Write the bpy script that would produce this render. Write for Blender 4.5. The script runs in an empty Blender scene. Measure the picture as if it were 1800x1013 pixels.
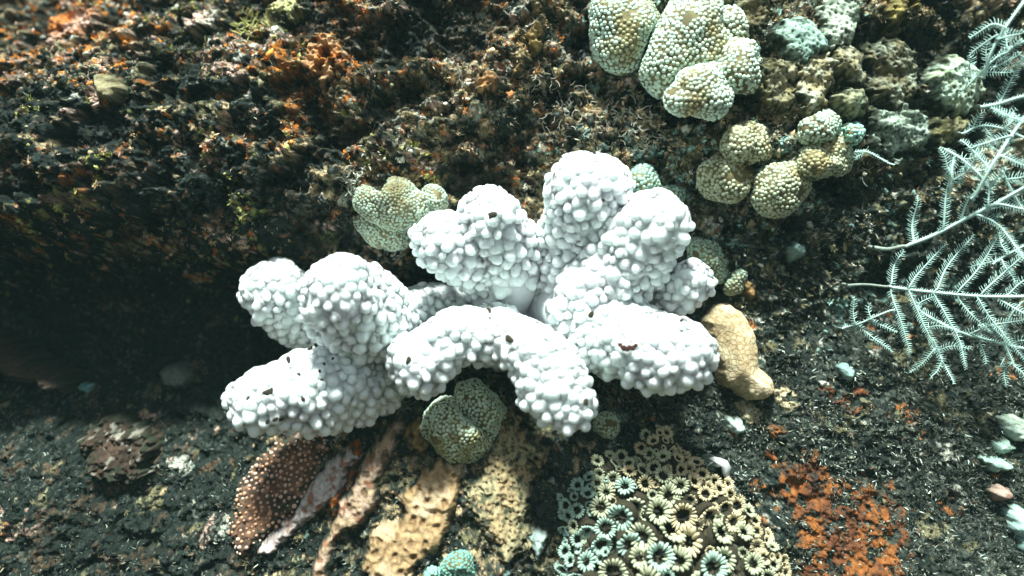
import bpy, math
import numpy as np
from mathutils import Vector, Matrix

# ------------------------------------------------------------------ camera, sky, sun, exposure
S = bpy.context.scene
MM = 0.0005            # metres per photograph pixel at the reference depth (y = 0)
D = 0.70               # camera distance to that depth
cam_d = bpy.data.cameras.new("camera")
cam_d.lens = 28.0; cam_d.sensor_width = 36.0
cam_d.clip_start = 0.01; cam_d.clip_end = 200.0
cam_d.dof.use_dof = True; cam_d.dof.focus_distance = 0.665; cam_d.dof.aperture_fstop = 1.8
cam = bpy.data.objects.new("camera", cam_d)
cam.location = (0, -D, 0); cam.rotation_euler = (math.radians(90), 0, 0)
S.collection.objects.link(cam); S.camera = cam

SUN_EL, SUN_AZ = 65.0, -10.0     # degrees above the horizon; degrees left of straight behind the camera
w = bpy.data.worlds.new("World"); S.world = w; w.use_nodes = True
nt = w.node_tree
sky = nt.nodes.new("ShaderNodeTexSky"); sky.sky_type = 'NISHITA'; sky.sun_disc = False
sky.sun_elevation = math.radians(SUN_EL); sky.sun_rotation = math.radians(180 - SUN_AZ)
bg = nt.nodes["Background"]; bg.inputs[1].default_value = 0.055
tint = nt.nodes.new("ShaderNodeMix"); tint.data_type = 'RGBA'; tint.blend_type = 'MULTIPLY'; tint.inputs[0].default_value = 1.0
tint.inputs[7].default_value = (1.15, 1.10, 0.88, 1)      # daylight evened out by the water it comes through
nt.links.new(sky.outputs[0], tint.inputs[6]); nt.links.new(tint.outputs[2], bg.inputs[0])
sun_d = bpy.data.lights.new("sun", 'SUN'); sun_d.energy = 5.0; sun_d.angle = math.radians(7.0)
sun_d.color = (0.88, 1.0, 0.94)
sun = bpy.data.objects.new("sun", sun_d)
e, a = math.radians(SUN_EL), math.radians(SUN_AZ)
to_sun = Vector((math.sin(a) * math.cos(e), -math.cos(a) * math.cos(e), math.sin(e)))
sun.rotation_euler = to_sun.to_track_quat('Z', 'Y').to_euler()
sun.location = to_sun * 3
S.collection.objects.link(sun)
S.view_settings.view_transform = 'Standard'; S.view_settings.look = 'None'
S.view_settings.exposure = 1.3; S.view_settings.gamma = 1.0
S.render.engine = 'CYCLES'
S.cycles.use_denoising = True; S.cycles.denoiser = 'OPENIMAGEDENOISE'; S.cycles.denoising_prefilter = 'ACCURATE'
S.cycles.max_bounces = 5; S.cycles.diffuse_bounces = 3

# ------------------------------------------------------------------ noise
rng = np.random.default_rng(7)
def hsh(ix, iy, iz, seed):
    n = (ix.astype(np.int64) * 374761393 + iy.astype(np.int64) * 668265263 + iz.astype(np.int64) * 2147483647 + seed * 1274126177) & 0xffffffff
    n = ((n ^ (n >> 13)) * 1274126177) & 0xffffffff
    n = ((n ^ (n >> 16)) * 2246822519) & 0xffffffff
    return ((n ^ (n >> 15)) & 0xffffff) / float(0xffffff)
def vn2(x, y, seed=0):
    ix, iy = np.floor(x), np.floor(y); fx, fy = x - ix, y - iy
    fx = fx * fx * fx * (fx * (fx * 6 - 15) + 10); fy = fy * fy * fy * (fy * (fy * 6 - 15) + 10); z = np.zeros_like(ix)
    a00, a10 = hsh(ix, iy, z, seed), hsh(ix + 1, iy, z, seed)
    a01, a11 = hsh(ix, iy + 1, z, seed), hsh(ix + 1, iy + 1, z, seed)
    return ((a00 * (1 - fx) + a10 * fx) * (1 - fy) + (a01 * (1 - fx) + a11 * fx) * fy) * 2 - 1
def fbm2(x, y, seed=0, o=4, g=0.5):
    s, amp, t = 0, 1, 0
    for k in range(o):
        c, sn = math.cos(k * 1.1), math.sin(k * 1.1)
        s = s + amp * vn2((x * c - y * sn) * 2 ** k + k * 17.3, (x * sn + y * c) * 2 ** k - k * 9.1, seed + k); t += amp; amp *= g
    return s / t
def vn3(p, seed=0):
    i = np.floor(p); f = p - i; f = f * f * (3 - 2 * f); r = 0
    for dx in (0, 1):
        for dy in (0, 1):
            for dz in (0, 1):
                wt = (f[:, 0] if dx else 1 - f[:, 0]) * (f[:, 1] if dy else 1 - f[:, 1]) * (f[:, 2] if dz else 1 - f[:, 2])
                r = r + wt * hsh(i[:, 0] + dx, i[:, 1] + dy, i[:, 2] + dz, seed)
    return r * 2 - 1
def worley2(x, y, seed=0, jit=0.9):
    ix, iy = np.floor(x), np.floor(y); f1 = np.full(x.shape, 9.0); f2 = np.full(x.shape, 9.0); cid = np.zeros(x.shape)
    z = np.zeros_like(ix)
    for dx in (-1, 0, 1):
        for dy in (-1, 0, 1):
            cx, cy = ix + dx, iy + dy
            px = cx + 0.5 + (hsh(cx, cy, z, seed) - 0.5) * jit; py = cy + 0.5 + (hsh(cx, cy, z + 1, seed) - 0.5) * jit
            d = np.hypot(x - px, y - py); h = hsh(cx, cy, z + 2, seed)
            m = d < f1
            f2 = np.where(m, f1, np.minimum(f2, d)); cid = np.where(m, h, cid); f1 = np.where(m, d, f1)
    return f1, f2, cid
def sstep(a, b, x):
    t = np.clip((x - a) / (b - a), 0, 1); return t * t * (3 - 2 * t)

# ------------------------------------------------------------------ mesh helpers
def link(o, parent=None):
    S.collection.objects.link(o)
    if parent is not None: o.parent = parent
    return o
def make_mesh(name, V, polys, col=None, smooth=True):
    """polys: list of int arrays (n,3) or (n,4)"""
    me = bpy.data.meshes.new(name)
    V = np.asarray(V, np.float32)
    polys = [np.asarray(p, np.int32) for p in polys if len(p)]
    me.vertices.add(len(V)); me.vertices.foreach_set("co", V.ravel())
    loops = np.concatenate([p.ravel() for p in polys]); tot = np.concatenate([np.full(len(p), p.shape[1], np.int32) for p in polys])
    start = np.concatenate([[0], np.cumsum(tot)[:-1]]).astype(np.int32)
    me.loops.add(len(loops)); me.loops.foreach_set("vertex_index", loops)
    me.polygons.add(len(tot)); me.polygons.foreach_set("loop_start", start); me.polygons.foreach_set("loop_total", tot)
    if smooth: me.polygons.foreach_set("use_smooth", np.ones(len(tot), bool))
    if col is not None:
        at = me.color_attributes.new("Col", 'FLOAT_COLOR', 'POINT')
        c = np.ones((len(V), 4), np.float32); c[:, :3] = np.clip(col, 0, 1); at.data.foreach_set("color", c.ravel())
    me.update(calc_edges=True); me.validate()
    return me
def obj(name, me, mat, parent=None):
    o = bpy.data.objects.new(name, me)
    if mat is not None and not len(me.materials): me.materials.append(mat)
    return link(o, parent)
def empty(name, loc=(0, 0, 0)):
    o = bpy.data.objects.new(name, None); o.empty_display_size = 0.01; o.location = loc
    return link(o)
def tag(o, label=None, cat=None, group=None, kind=None):
    for k, v in (("label", label), ("category", cat), ("group", group), ("kind", kind)):
        if v: o[k] = v
    return o
class Bag:
    """collects many small meshes into one"""
    def __init__(s): s.V, s.P, s.C, s.n = [], [], [], 0
    def add(s, V, F, C):
        s.V.append(V); s.P.append(np.asarray(F) + s.n); s.C.append(np.broadcast_to(C, V.shape)); s.n += len(V)
    def inst(s, V0, F0, M, T, C):
        """V0 (k,3) shared shape, M (n,3,3), T (n,3), C (n,3) or (n,k,3)"""
        n, k = len(T), len(V0)
        if not n: return
        V = np.einsum('nij,kj->nki', M, V0) + T[:, None, :]
        F = (np.asarray(F0)[None] + (np.arange(n) * k)[:, None, None] + s.n).reshape(-1, np.asarray(F0).shape[1])
        C = np.asarray(C); C = np.repeat(C[:, None, :], k, 1) if C.ndim == 2 else C
        s.V.append(V.reshape(-1, 3)); s.P.append(F); s.C.append(C.reshape(-1, 3)); s.n += n * k
    def mesh(s, name, smooth=True):
        return make_mesh(name, np.concatenate(s.V), s.P, np.concatenate(s.C), smooth)
def basis(nrm, spin=None):
    """columns t, b, n for each normal"""
    n = nrm / np.maximum(np.linalg.norm(nrm, axis=1, keepdims=True), 1e-9)
    r = np.where(np.abs(n[:, 2:3]) < 0.9, np.array([[0, 0, 1.0]]), np.array([[1.0, 0, 0]]))
    t = np.cross(r, n); t /= np.linalg.norm(t, axis=1, keepdims=True); b = np.cross(n, t)
    if spin is not None:
        c, s_ = np.cos(spin)[:, None], np.sin(spin)[:, None]; t, b = t * c + b * s_, b * c - t * s_
    return np.stack([t, b, n], axis=2)
def dome(seg=6, rings=2, tall=1.0, under=0.15):
    V = [[0, 0, tall]]
    for r in range(1, rings + 1):
        ph = r / rings * math.pi / 2 * (1 + under)
        for k in range(seg):
            th = 2 * math.pi * (k + 0.5 * r) / seg; V.append([math.sin(ph) * math.cos(th), math.sin(ph) * math.sin(th), tall * math.cos(ph)])
    F = [[0, 1 + k, 1 + (k + 1) % seg] for k in range(seg)]
    for r in range(1, rings):
        o0, o1 = 1 + (r - 1) * seg, 1 + r * seg
        for k in range(seg):
            F.append([o0 + k, o1 + k, o0 + (k + 1) % seg]); F.append([o0 + (k + 1) % seg, o1 + k, o1 + (k + 1) % seg])
    return np.array(V, float), np.array(F)
def ico(sub):
    import bmesh
    bm = bmesh.new(); bmesh.ops.create_icosphere(bm, subdivisions=sub, radius=1.0)
    V = np.array([v.co[:] for v in bm.verts]); bm.verts.index_update(); F = np.array([[v.index for v in f.verts] for f in bm.faces]); bm.free()
    return V, F
def spline(pts, n):
    """Catmull-Rom through rows of pts, n samples"""
    P = np.asarray(pts, float); P = np.vstack([2 * P[0] - P[1], P, 2 * P[-1] - P[-2]])
    t = np.linspace(0, len(P) - 3 - 1e-6, n); i = t.astype(int); f = (t - i)[:, None]
    p0, p1, p2, p3 = P[i], P[i + 1], P[i + 2], P[i + 3]
    return 0.5 * (2 * p1 + (p2 - p0) * f + (2 * p0 - 5 * p1 + 4 * p2 - p3) * f * f + (3 * p1 - p0 - 3 * p2 + p3) * f ** 3)
def tube(path, rad, seg=6):
    path = np.asarray(path, float); T = np.gradient(path, axis=0); B = basis(T)
    # keep frames from flipping
    for k in range(1, len(B)):
        t = B[k - 1, :, 0]; n = B[k, :, 2]; t = t - n * (t @ n); t /= np.linalg.norm(t) + 1e-12
        B[k, :, 0] = t; B[k, :, 1] = np.cross(n, t)
    th = np.arange(seg) / seg * 2 * math.pi
    ring = np.stack([np.cos(th), np.sin(th)], 1)
    V = path[:, None, :] + (B[:, None, :, 0] * ring[None, :, 0:1] + B[:, None, :, 1] * ring[None, :, 1:2]) * np.asarray(rad, float)[:, None, None]
    n = len(path); i = np.arange(n - 1)[:, None] * seg; k = np.arange(seg)[None]; k2 = (k + 1) % seg
    F = np.stack([i + k, i + k2, i + seg + k2, i + seg + k], 2).reshape(-1, 4)
    return V.reshape(-1, 3), F
def vnormals(V, F):
    N = np.zeros_like(V); fn = np.cross(V[F[:, 1]] - V[F[:, 0]], V[F[:, 2]] - V[F[:, 0]])
    for k in range(F.shape[1]): np.add.at(N, F[:, k], fn)
    return N / np.maximum(np.linalg.norm(N, axis=1, keepdims=True), 1e-12)

# ------------------------------------------------------------------ materials
def mat(name, color=None, rough=0.8, spec=0.25, sss=0.0, sss_r=(0.01, 0.01, 0.01), bump=0.0, bscale=900.0, vary=0.0, pattern=None, attr=False, second=None):
    m = bpy.data.materials.new(name); m.use_nodes = True; t = m.node_tree; N = t.nodes; L = t.links
    b = N["Principled BSDF"]; b.inputs["Roughness"].default_value = rough; b.inputs["Specular IOR Level"].default_value = spec
    tc = N.new("ShaderNodeTexCoord")
    if attr:
        c = N.new("ShaderNodeVertexColor"); c.layer_name = "Col"; src = c.outputs[0]
    else:
        c = N.new("ShaderNodeRGB"); c.outputs[0].default_value = (*color, 1); src = c.outputs[0]
    if second:                                   # a second colour in soft patches through the colony
        ge = N.new("ShaderNodeNewGeometry"); n2 = N.new("ShaderNodeTexNoise"); n2.inputs["Scale"].default_value = 34; n2.inputs["Detail"].default_value = 5
        L.new(ge.outputs["Position"], n2.inputs["Vector"]); r2 = N.new("ShaderNodeMapRange"); r2.inputs[1].default_value = 0.42; r2.inputs[2].default_value = 0.62; L.new(n2.outputs["Fac"], r2.inputs[0])
        m2 = N.new("ShaderNodeMix"); m2.data_type = 'RGBA'; m2.inputs[7].default_value = (*second, 1); L.new(src, m2.inputs[6]); L.new(r2.outputs[0], m2.inputs[0]); src = m2.outputs[2]
    nz = N.new("ShaderNodeTexNoise"); nz.inputs["Scale"].default_value = bscale; nz.inputs["Detail"].default_value = 6; nz.inputs["Roughness"].default_value = 0.65
    L.new(tc.outputs["Object"], nz.inputs["Vector"])
    if vary:
        mr = N.new("ShaderNodeMapRange"); mr.inputs[1].default_value = 0.3; mr.inputs[2].default_value = 0.7
        mr.inputs[3].default_value = 1 - vary; mr.inputs[4].default_value = 1 + vary
        L.new(nz.outputs["Fac"], mr.inputs[0])
        mx = N.new("ShaderNodeMix"); mx.data_type = 'RGBA'; mx.blend_type = 'MULTIPLY'; mx.inputs[0].default_value = 1
        L.new(src, mx.inputs[6]); L.new(mr.outputs[0], mx.inputs[7]); src = mx.outputs[2]
    hsrc = nz.outputs["Fac"]
    if pattern:
        sc, dark, light, lo, hi = pattern      # net of cells: rims and floors
        v = N.new("ShaderNodeTexVoronoi"); v.feature = 'DISTANCE_TO_EDGE'; v.inputs["Scale"].default_value = sc; v.inputs["Randomness"].default_value = 0.75
        L.new(tc.outputs["Object"], v.inputs["Vector"])
        r = N.new("ShaderNodeMapRange"); r.inputs[1].default_value = lo; r.inputs[2].default_value = hi; L.new(v.outputs["Distance"], r.inputs[0])
        mx = N.new("ShaderNodeMix"); mx.data_type = 'RGBA'; mx.inputs[6].default_value = (*dark, 1); mx.inputs[7].default_value = (*light, 1)
        L.new(r.outputs[0], mx.inputs[0])
        m2 = N.new("ShaderNodeMix"); m2.data_type = 'RGBA'; m2.blend_type = 'MULTIPLY'; m2.inputs[0].default_value = 1
        L.new(src, m2.inputs[6]); L.new(mx.outputs[2], m2.inputs[7]); src = m2.outputs[2]
        ad = N.new("ShaderNodeMath"); ad.operation = 'ADD'; L.new(nz.outputs["Fac"], ad.inputs[0]); L.new(r.outputs[0], ad.inputs[1]); hsrc = ad.outputs[0]
    L.new(src, b.inputs["Base Color"])
    if bump:
        bp = N.new("ShaderNodeBump"); bp.inputs["Strength"].default_value = 1.0; bp.inputs["Distance"].default_value = bump
        L.new(hsrc, bp.inputs["Height"]); L.new(bp.outputs[0], b.inputs["Normal"])
    if sss:
        b.inputs["Subsurface Weight"].default_value = sss; b.inputs["Subsurface Radius"].default_value = sss_r; b.inputs["Subsurface Scale"].default_value = 1.0
    return m
M_rock = mat("rock_growth", attr=True, rough=0.85, spec=0.12, bump=0.0022, bscale=800, vary=0.7)
M_turf = mat("turf", attr=True, rough=0.8, spec=0.1)
M_lump = mat("encrusting", attr=True, rough=0.6, spec=0.35, bump=0.0008, bscale=900, vary=0.35)
M_white = mat("bleached_tissue", (0.78, 0.82, 0.81), second=(0.76, 0.72, 0.79), rough=0.6, spec=0.1, sss=0.85, sss_r=(0.008, 0.0072, 0.008), bump=0.0004, bscale=500, vary=0.05)  # mauve patches paint the coral's lilac shade into the branch colour
M_nod = mat("bleached_nodule", (0.80, 0.90, 0.87), second=(0.80, 0.83, 0.86), rough=0.6, spec=0.1, sss=0.9, sss_r=(0.010, 0.0105, 0.0105), bump=0.0002, bscale=600, vary=0.03)
M_gran = mat("coral_granule", attr=True, rough=0.65, spec=0.15)
M_lobe = mat("coral_lobe", attr=True, rough=0.7, spec=0.2, bump=0.0006, bscale=800, vary=0.3)
M_tan = mat("tan_net_coral", attr=True, rough=0.8, spec=0.08, bump=0.00018, bscale=700, vary=0.12, pattern=(215.0, (0.72, 0.62, 0.50), (1.05, 1.04, 1.02), 0.0, 0.17))
M_crust = mat("crust_coral", attr=True, rough=0.7, spec=0.25, bump=0.0006, bscale=900, vary=0.3)
M_hyd = mat("hydroid", (0.54, 0.74, 0.67), rough=0.6, spec=0.2, vary=0.12, bscale=150)
M_hydp = mat("hydroid_pinnule", (0.46, 0.66, 0.59), rough=0.6, spec=0.2)
M_stalk = mat("hydroid_stalk", (0.22, 0.26, 0.22), rough=0.8, vary=0.4, bscale=500, bump=0.0005)
M_speck = mat("algae_speck", (0.035, 0.03, 0.018), rough=0.9)
M_wound = mat("wound", (0.06, 0.02, 0.015), rough=0.8, vary=0.5, bscale=900)
M_stone = mat("pale_stone", attr=True, rough=0.85, spec=0.08, bump=0.0006, bscale=900, vary=0.35)

# ------------------------------------------------------------------ the reef face as a relief  (h: metres towards the camera)
U0, V0 = 900.0, 506.5
cu = np.array([-1500, -300, 0, 300, 600, 900, 1200, 1500, 1800, 2100, 3300.])
cv = np.array([-1400, -300, 0, 120, 260, 400, 480, 560, 640, 760, 900, 1013, 1300, 2400.])
ctl = np.array([
    # -1500 -300   0   300   600   900  1200  1500  1800  2100 3300
    [-420,-420,-420,-400,-380,-360,-360,-360,-380,-380,-380],   # -1400
    [-190,-190,-180,-140, -90, -80, -80, -80,-120,-120,-120],   # -300
    [-100,-100, -90, -45,  -4,   4,   6,   8, -30, -25, -25],   # 0
    [ -28, -28, -20,   8,  18,  12,  14,  18, -22, -15, -15],   # 120
    [  52,  56,  54,  46,  22,   6,  12,  16, -12,  -5,  -5],   # 260
    [  34,  34,  32,  24,   8, -14,  -2,   4, -15, -10, -10],   # 400
    [ -70, -70, -70, -60, -45, -45, -18,  -8, -22, -15, -15],   # 480
    [-110,-110,-110,-100, -75, -65, -24,  -8, -18, -10, -10],   # 560
    [ -80, -80, -85, -85, -60, -45, -12,   4,  -2,   0,   0],   # 640
    [ -25, -25, -30, -30,  -4,   2,  14,  24,  22,  22,  22],   # 760
    [  25,  25,  20,  15,  35,  38,  42,  46,  46,  46,  46],   # 900
    [  60,  60,  55,  50,  60,  64,  66,  68,  68,  68,  68],   # 1013
    [ 120, 120, 115, 110, 110, 115, 118, 120, 120, 120, 120],   # 1300
    [ 300, 300, 300, 300, 300, 300, 300, 300, 300, 300, 300.]]) * 0.001
def nspline(x, y, xi):
    n = len(x); h = np.diff(x); A = np.zeros((n, n)); r = np.zeros((n,) + y.shape[1:]); A[0, 0] = A[-1, -1] = 1
    for i in range(1, n - 1):
        A[i, i - 1], A[i, i], A[i, i + 1] = h[i - 1], 2 * (h[i - 1] + h[i]), h[i]
        r[i] = 6 * ((y[i + 1] - y[i]) / h[i] - (y[i] - y[i - 1]) / h[i - 1])
    m = np.linalg.solve(A, r); i = np.clip(np.searchsorted(x, xi) - 1, 0, n - 2)
    hh = h[i][:, None]; a_ = (x[i + 1] - xi)[:, None]; b_ = (xi - x[i])[:, None]
    return m[i] * a_ ** 3 / (6 * hh) + m[i + 1] * b_ ** 3 / (6 * hh) + (y[i] / hh - m[i] * hh / 6) * a_ + (y[i + 1] / hh - m[i + 1] * hh / 6) * b_
TU = np.arange(-1500, 3301, 8.0); TV = np.arange(-1400, 2401, 8.0)
TAB = nspline(cu, nspline(cv, ctl, TV).T, TU).T          # [v,u]
def h_base(u, v):
    x = np.clip((u + 1500) / 8.0, 0, len(TU) - 1.001); y = np.clip((v + 1400) / 8.0, 0, len(TV) - 1.001)
    i, j = x.astype(int), y.astype(int); f, g = x - i, y - j
    b = (TAB[j, i] * (1 - f) + TAB[j, i + 1] * f) * (1 - g) + (TAB[j + 1, i] * (1 - f) + TAB[j + 1, i + 1] * f) * g
    return b + fbm2(u / 170, v / 170, 11, 3) * 0.016
upper = lambda u, v: 1 - sstep(430, 560, v + 40 * np.sin(u / 130.0))
def rough_amt(u, v):                                     # how knobbly the growth is
    lr = sstep(1150, 1350, u) * sstep(420, 620, v)
    return 1.0 - 0.62 * lr - 0.35 * (1 - upper(u, v)) * (1 - lr)
def patch(u, v): return sstep(-0.42, 0.14, fbm2(u / 105, v / 82, 501, 4, 0.6))      # where bright crusts grow, and where colour darkens, sunken too on the upper wall
def detail(u, v):
    wu = u + fbm2(u / 24, v / 24, 3, 3) * 16; wv = v + fbm2(u / 24, v / 24, 5, 3) * 16
    A = worley2(wu / 34, wv / 27, 21); B = worley2(wu / 12.5 + 3, wv / 11, 22)
    k = rough_amt(u, v)
    pits = sstep(0.12, 0.55, fbm2(u / 46, v / 36, 31, 3))
    h = fbm2(u / 60, v / 52, 12, 4, 0.6) * 0.010 * k
    h += (np.sqrt(np.clip(1 - A[0] / 0.85, 0, 1)) - 0.5) * 0.011 * k
    h += (np.sqrt(np.clip(1 - B[0] / 0.85, 0, 1)) - 0.4) * 0.0045 * (0.4 + 0.6 * k)
    h += fbm2(u / 8, v / 7, 41, 4, 0.65) * 0.0045
    h -= pits * 0.013 * k
    h -= (1 - patch(u, v)) * 0.020 * upper(u, v)
    return h, A, B, pits
def rock_h(u, v): return h_base(u, v) + detail(u, v)[0]
def world(u, v, h): return np.stack([(u - U0) * MM, -h + np.zeros_like(u), -(v - V0) * MM], -1)
def at(px, py, h):
    """photograph pixel at h metres in front of the reference depth -> point"""
    s = (D - h) / D
    return np.array([(px - U0) * MM * s, -h, -(py - V0) * MM * s])
def to_uv(px, py, hf=h_base):
    px = np.asarray(px, float); py = np.asarray(py, float); u, v = px.copy(), py.copy()
    for _ in range(14):
        h = hf(u, v); s = (D - h) / D; u = 0.5 * u + 0.5 * (U0 + (px - U0) * s); v = 0.5 * v + 0.5 * (V0 + (py - V0) * s)
    return u, v

# ------------------------------------------------------------------ colours of the growth
COLS = dict(dark=(0.018, 0.025, 0.021), brown=(0.11, 0.07, 0.042), olive=(0.24, 0.21, 0.11), tan=(0.60, 0.44, 0.25), rust=(0.52, 0.19, 0.055),
            orange=(0.72, 0.25, 0.035), pink=(0.64, 0.42, 0.33), pale=(0.68, 0.67, 0.56), lime=(0.36, 0.36, 0.11), teal=(0.33, 0.52, 0.45), slate=(0.070, 0.080, 0.064))
CN = list(COLS); CV = np.array([COLS[k] for k in CN])
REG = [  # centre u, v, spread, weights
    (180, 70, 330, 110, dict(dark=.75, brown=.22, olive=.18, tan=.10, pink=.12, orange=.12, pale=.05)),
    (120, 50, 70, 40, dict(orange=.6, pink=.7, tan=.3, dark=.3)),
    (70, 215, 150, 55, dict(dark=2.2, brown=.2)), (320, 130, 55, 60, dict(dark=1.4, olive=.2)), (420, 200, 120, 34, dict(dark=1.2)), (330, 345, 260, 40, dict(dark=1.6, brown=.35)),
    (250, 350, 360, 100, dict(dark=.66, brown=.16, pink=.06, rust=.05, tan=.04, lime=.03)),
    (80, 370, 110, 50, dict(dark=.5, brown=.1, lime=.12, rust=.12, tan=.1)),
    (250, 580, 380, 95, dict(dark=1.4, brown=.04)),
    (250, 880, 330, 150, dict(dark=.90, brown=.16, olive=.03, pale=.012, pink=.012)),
    (760, 150, 260, 160, dict(dark=.34, brown=.14, rust=.08, tan=.16, olive=.16, pink=.06, pale=.08)),
    (575, 105, 62, 85, dict(orange=.9, rust=.5, dark=.3, tan=.2, pink=.25)),
    (420, 40, 110, 50, dict(pink=.55, orange=.3, pale=.3, lime=.2, dark=.3)),
    (1380, 170, 240, 160, dict(dark=.24, brown=.14, olive=.28, tan=.14, teal=.14, pale=.10)),
    (1680, 30, 90, 50, dict(dark=.6, olive=.3, tan=.3)),
    (1450, 450, 200, 110, dict(dark=.55, slate=.30, olive=.12, teal=.04, pale=.04)),
    (1550, 820, 330, 180, dict(dark=.36, slate=.55, olive=.06, pale=.03, rust=.03)),
    (740, 890, 170, 110, dict(tan=.40, olive=.50, brown=.35, dark=.25, pale=.06)),
    (820, 900, 330, 130, dict(dark=.36, slate=.20, olive=.24, tan=.14, brown=.14, teal=.03))]
def weights(u, v):
    W = np.full((len(CN),) + u.shape, 1e-5); W[0] += 2e-4
    for (a_, b_, sa, sb, d) in REG:
        g = np.exp(-((u - a_) / sa) ** 2 - ((v - b_) / sb) ** 2)
        for k, x in d.items(): W[CN.index(k)] += g * x
    return W / W.sum(0)
def pick(u, v, r, boost=1.0):
    W = weights(u, v)
    W[2:] *= boost; W /= W.sum(0)
    return CV[np.clip((np.cumsum(W, 0) < r[None]).sum(0), 0, len(CN) - 1)]

# ---- reef rock: one sheet, fine where the photograph looks, running on well past it
def axis(lo, hi, step, far_lo, far_hi):
    a_ = np.arange(lo, hi + step, step); g = np.cumsum(step * 1.16 ** np.arange(1, 60))
    l = lo - g[lo - g > far_lo][::-1] if True else a_
    l = (lo - g)[(lo - g) > far_lo][::-1]; r = (a_[-1] + g)[(a_[-1] + g) < far_hi]
    return np.concatenate([[far_lo], l, a_, r, [far_hi]])
gu = axis(-130, 1900, 2.2, -1500, 3300); gv = axis(-100, 1060, 2.2, -1400, 2400)
GU, GV = np.meshgrid(gu, gv); gh, GA, GB, GP = detail(GU, GV); gh = gh + h_base(GU, GV)
wu = GU + fbm2(GU / 40, GV / 40, 301, 4, 0.6) * 46; wv = GV + fbm2(GU / 40, GV / 40, 302, 4, 0.6) * 46
GC = worley2(wu / 52, wv / 44, 303)
DK = np.array(COLS['dark'])
UPB = 1.2 + 2.2 * upper(GU, GV)
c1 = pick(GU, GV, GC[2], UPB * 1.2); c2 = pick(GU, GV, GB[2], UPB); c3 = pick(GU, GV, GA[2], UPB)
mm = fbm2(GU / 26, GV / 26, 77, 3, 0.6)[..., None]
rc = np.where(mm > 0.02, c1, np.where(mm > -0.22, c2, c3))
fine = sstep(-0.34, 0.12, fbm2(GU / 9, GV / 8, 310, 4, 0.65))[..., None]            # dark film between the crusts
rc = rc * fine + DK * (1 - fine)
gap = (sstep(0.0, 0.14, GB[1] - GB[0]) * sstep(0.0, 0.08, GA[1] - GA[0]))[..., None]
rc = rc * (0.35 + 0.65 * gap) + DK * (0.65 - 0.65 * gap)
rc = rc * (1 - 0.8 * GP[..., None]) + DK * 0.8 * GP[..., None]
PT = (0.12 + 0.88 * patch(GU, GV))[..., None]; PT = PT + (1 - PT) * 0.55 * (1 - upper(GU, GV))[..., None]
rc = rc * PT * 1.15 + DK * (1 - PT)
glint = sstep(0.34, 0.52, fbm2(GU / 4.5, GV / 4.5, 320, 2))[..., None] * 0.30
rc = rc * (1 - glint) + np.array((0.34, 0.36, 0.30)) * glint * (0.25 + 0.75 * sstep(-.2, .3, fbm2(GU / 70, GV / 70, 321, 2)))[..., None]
rc = rc * (0.8 + 0.5 * fbm2(GU / 5, GV / 5, 88, 2))[..., None]
nu, nv = len(gu), len(gv); idx = np.arange(nu * nv).reshape(nv, nu)
F = np.stack([idx[:-1, :-1], idx[1:, :-1], idx[1:, 1:], idx[:-1, 1:]], -1).reshape(-1, 4)
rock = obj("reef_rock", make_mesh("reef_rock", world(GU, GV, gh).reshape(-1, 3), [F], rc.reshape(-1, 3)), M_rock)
tag(rock, "dark overgrown reef rock face with a deep crevice", "rock", kind="structure")
print("rock", len(F) * 2)

# ------------------------------------------------------------------ bleached branching coral
wc = empty("bleached_coral", tuple(at(900, 560, -0.05)))
tag(wc, "large bleached white coral with knobbly finger branches growing out of the crevice", "coral")
BR = [  # (control points: px, py, mm forward, radius px), share of the length left without nodules
    ([(620, 640, -80, 30), (560, 590, -44, 40), (512, 540, -18, 52), (479, 512, 2, 53)], .10),
    ([(760, 620, -70, 50), (695, 585, -16, 70), (640, 552, 34, 82), (596, 516, 78, 64)], .10),
    ([(820, 540, -50, 30), (770, 535, -28, 34), (722, 545, -4, 42)], .35),
    ([(720, 640, -50, 42), (640, 672, 8, 64), (555, 688, 40, 72), (455, 704, 62, 48)], .12),
    ([(885, 590, -70, 66), (888, 520, -30, 58), (890, 468, 4, 62), (876, 420, 28, 60), (862, 386, 44, 52)], .50),
    ([(880, 500, -30, 50), (835, 455, 14, 56), (782, 428, 40, 52)], .36),
    ([(1000, 570, -60, 66), (1008, 490, -8, 66), (1022, 410, 24, 68), (1034, 335, 48, 68)], .12),
    ([(1020, 550, -20, 64), (1080, 470, 28, 70), (1125, 420, 52, 70), (1150, 392, 64, 60)], .06),
    ([(1080, 545, -40, 44), (1160, 522, 8, 38), (1214, 501, 36, 38)], .30),
    ([(940, 530, -70, 50), (1005, 545, 0, 58), (1070, 585, 44, 68), (1145, 618, 66, 66), (1198, 622, 72, 54)], .26),
    ([(1105, 425, 46, 60), (1064, 488, 42, 66), (1040, 545, 44, 64), (1078, 592, 52, 62)], .0),
    ([(890, 590, -40, 60), (860, 590, 34, 48), (800, 598, 58, 46), (735, 640, 62, 50)], .22),
    ([(870, 590, -40, 58), (880, 588, 44, 48), (935, 620, 66, 54), (975, 675, 78, 60), (996, 708, 82, 50)], .22),
]
branches = []
NS, NR = 40, 36
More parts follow.
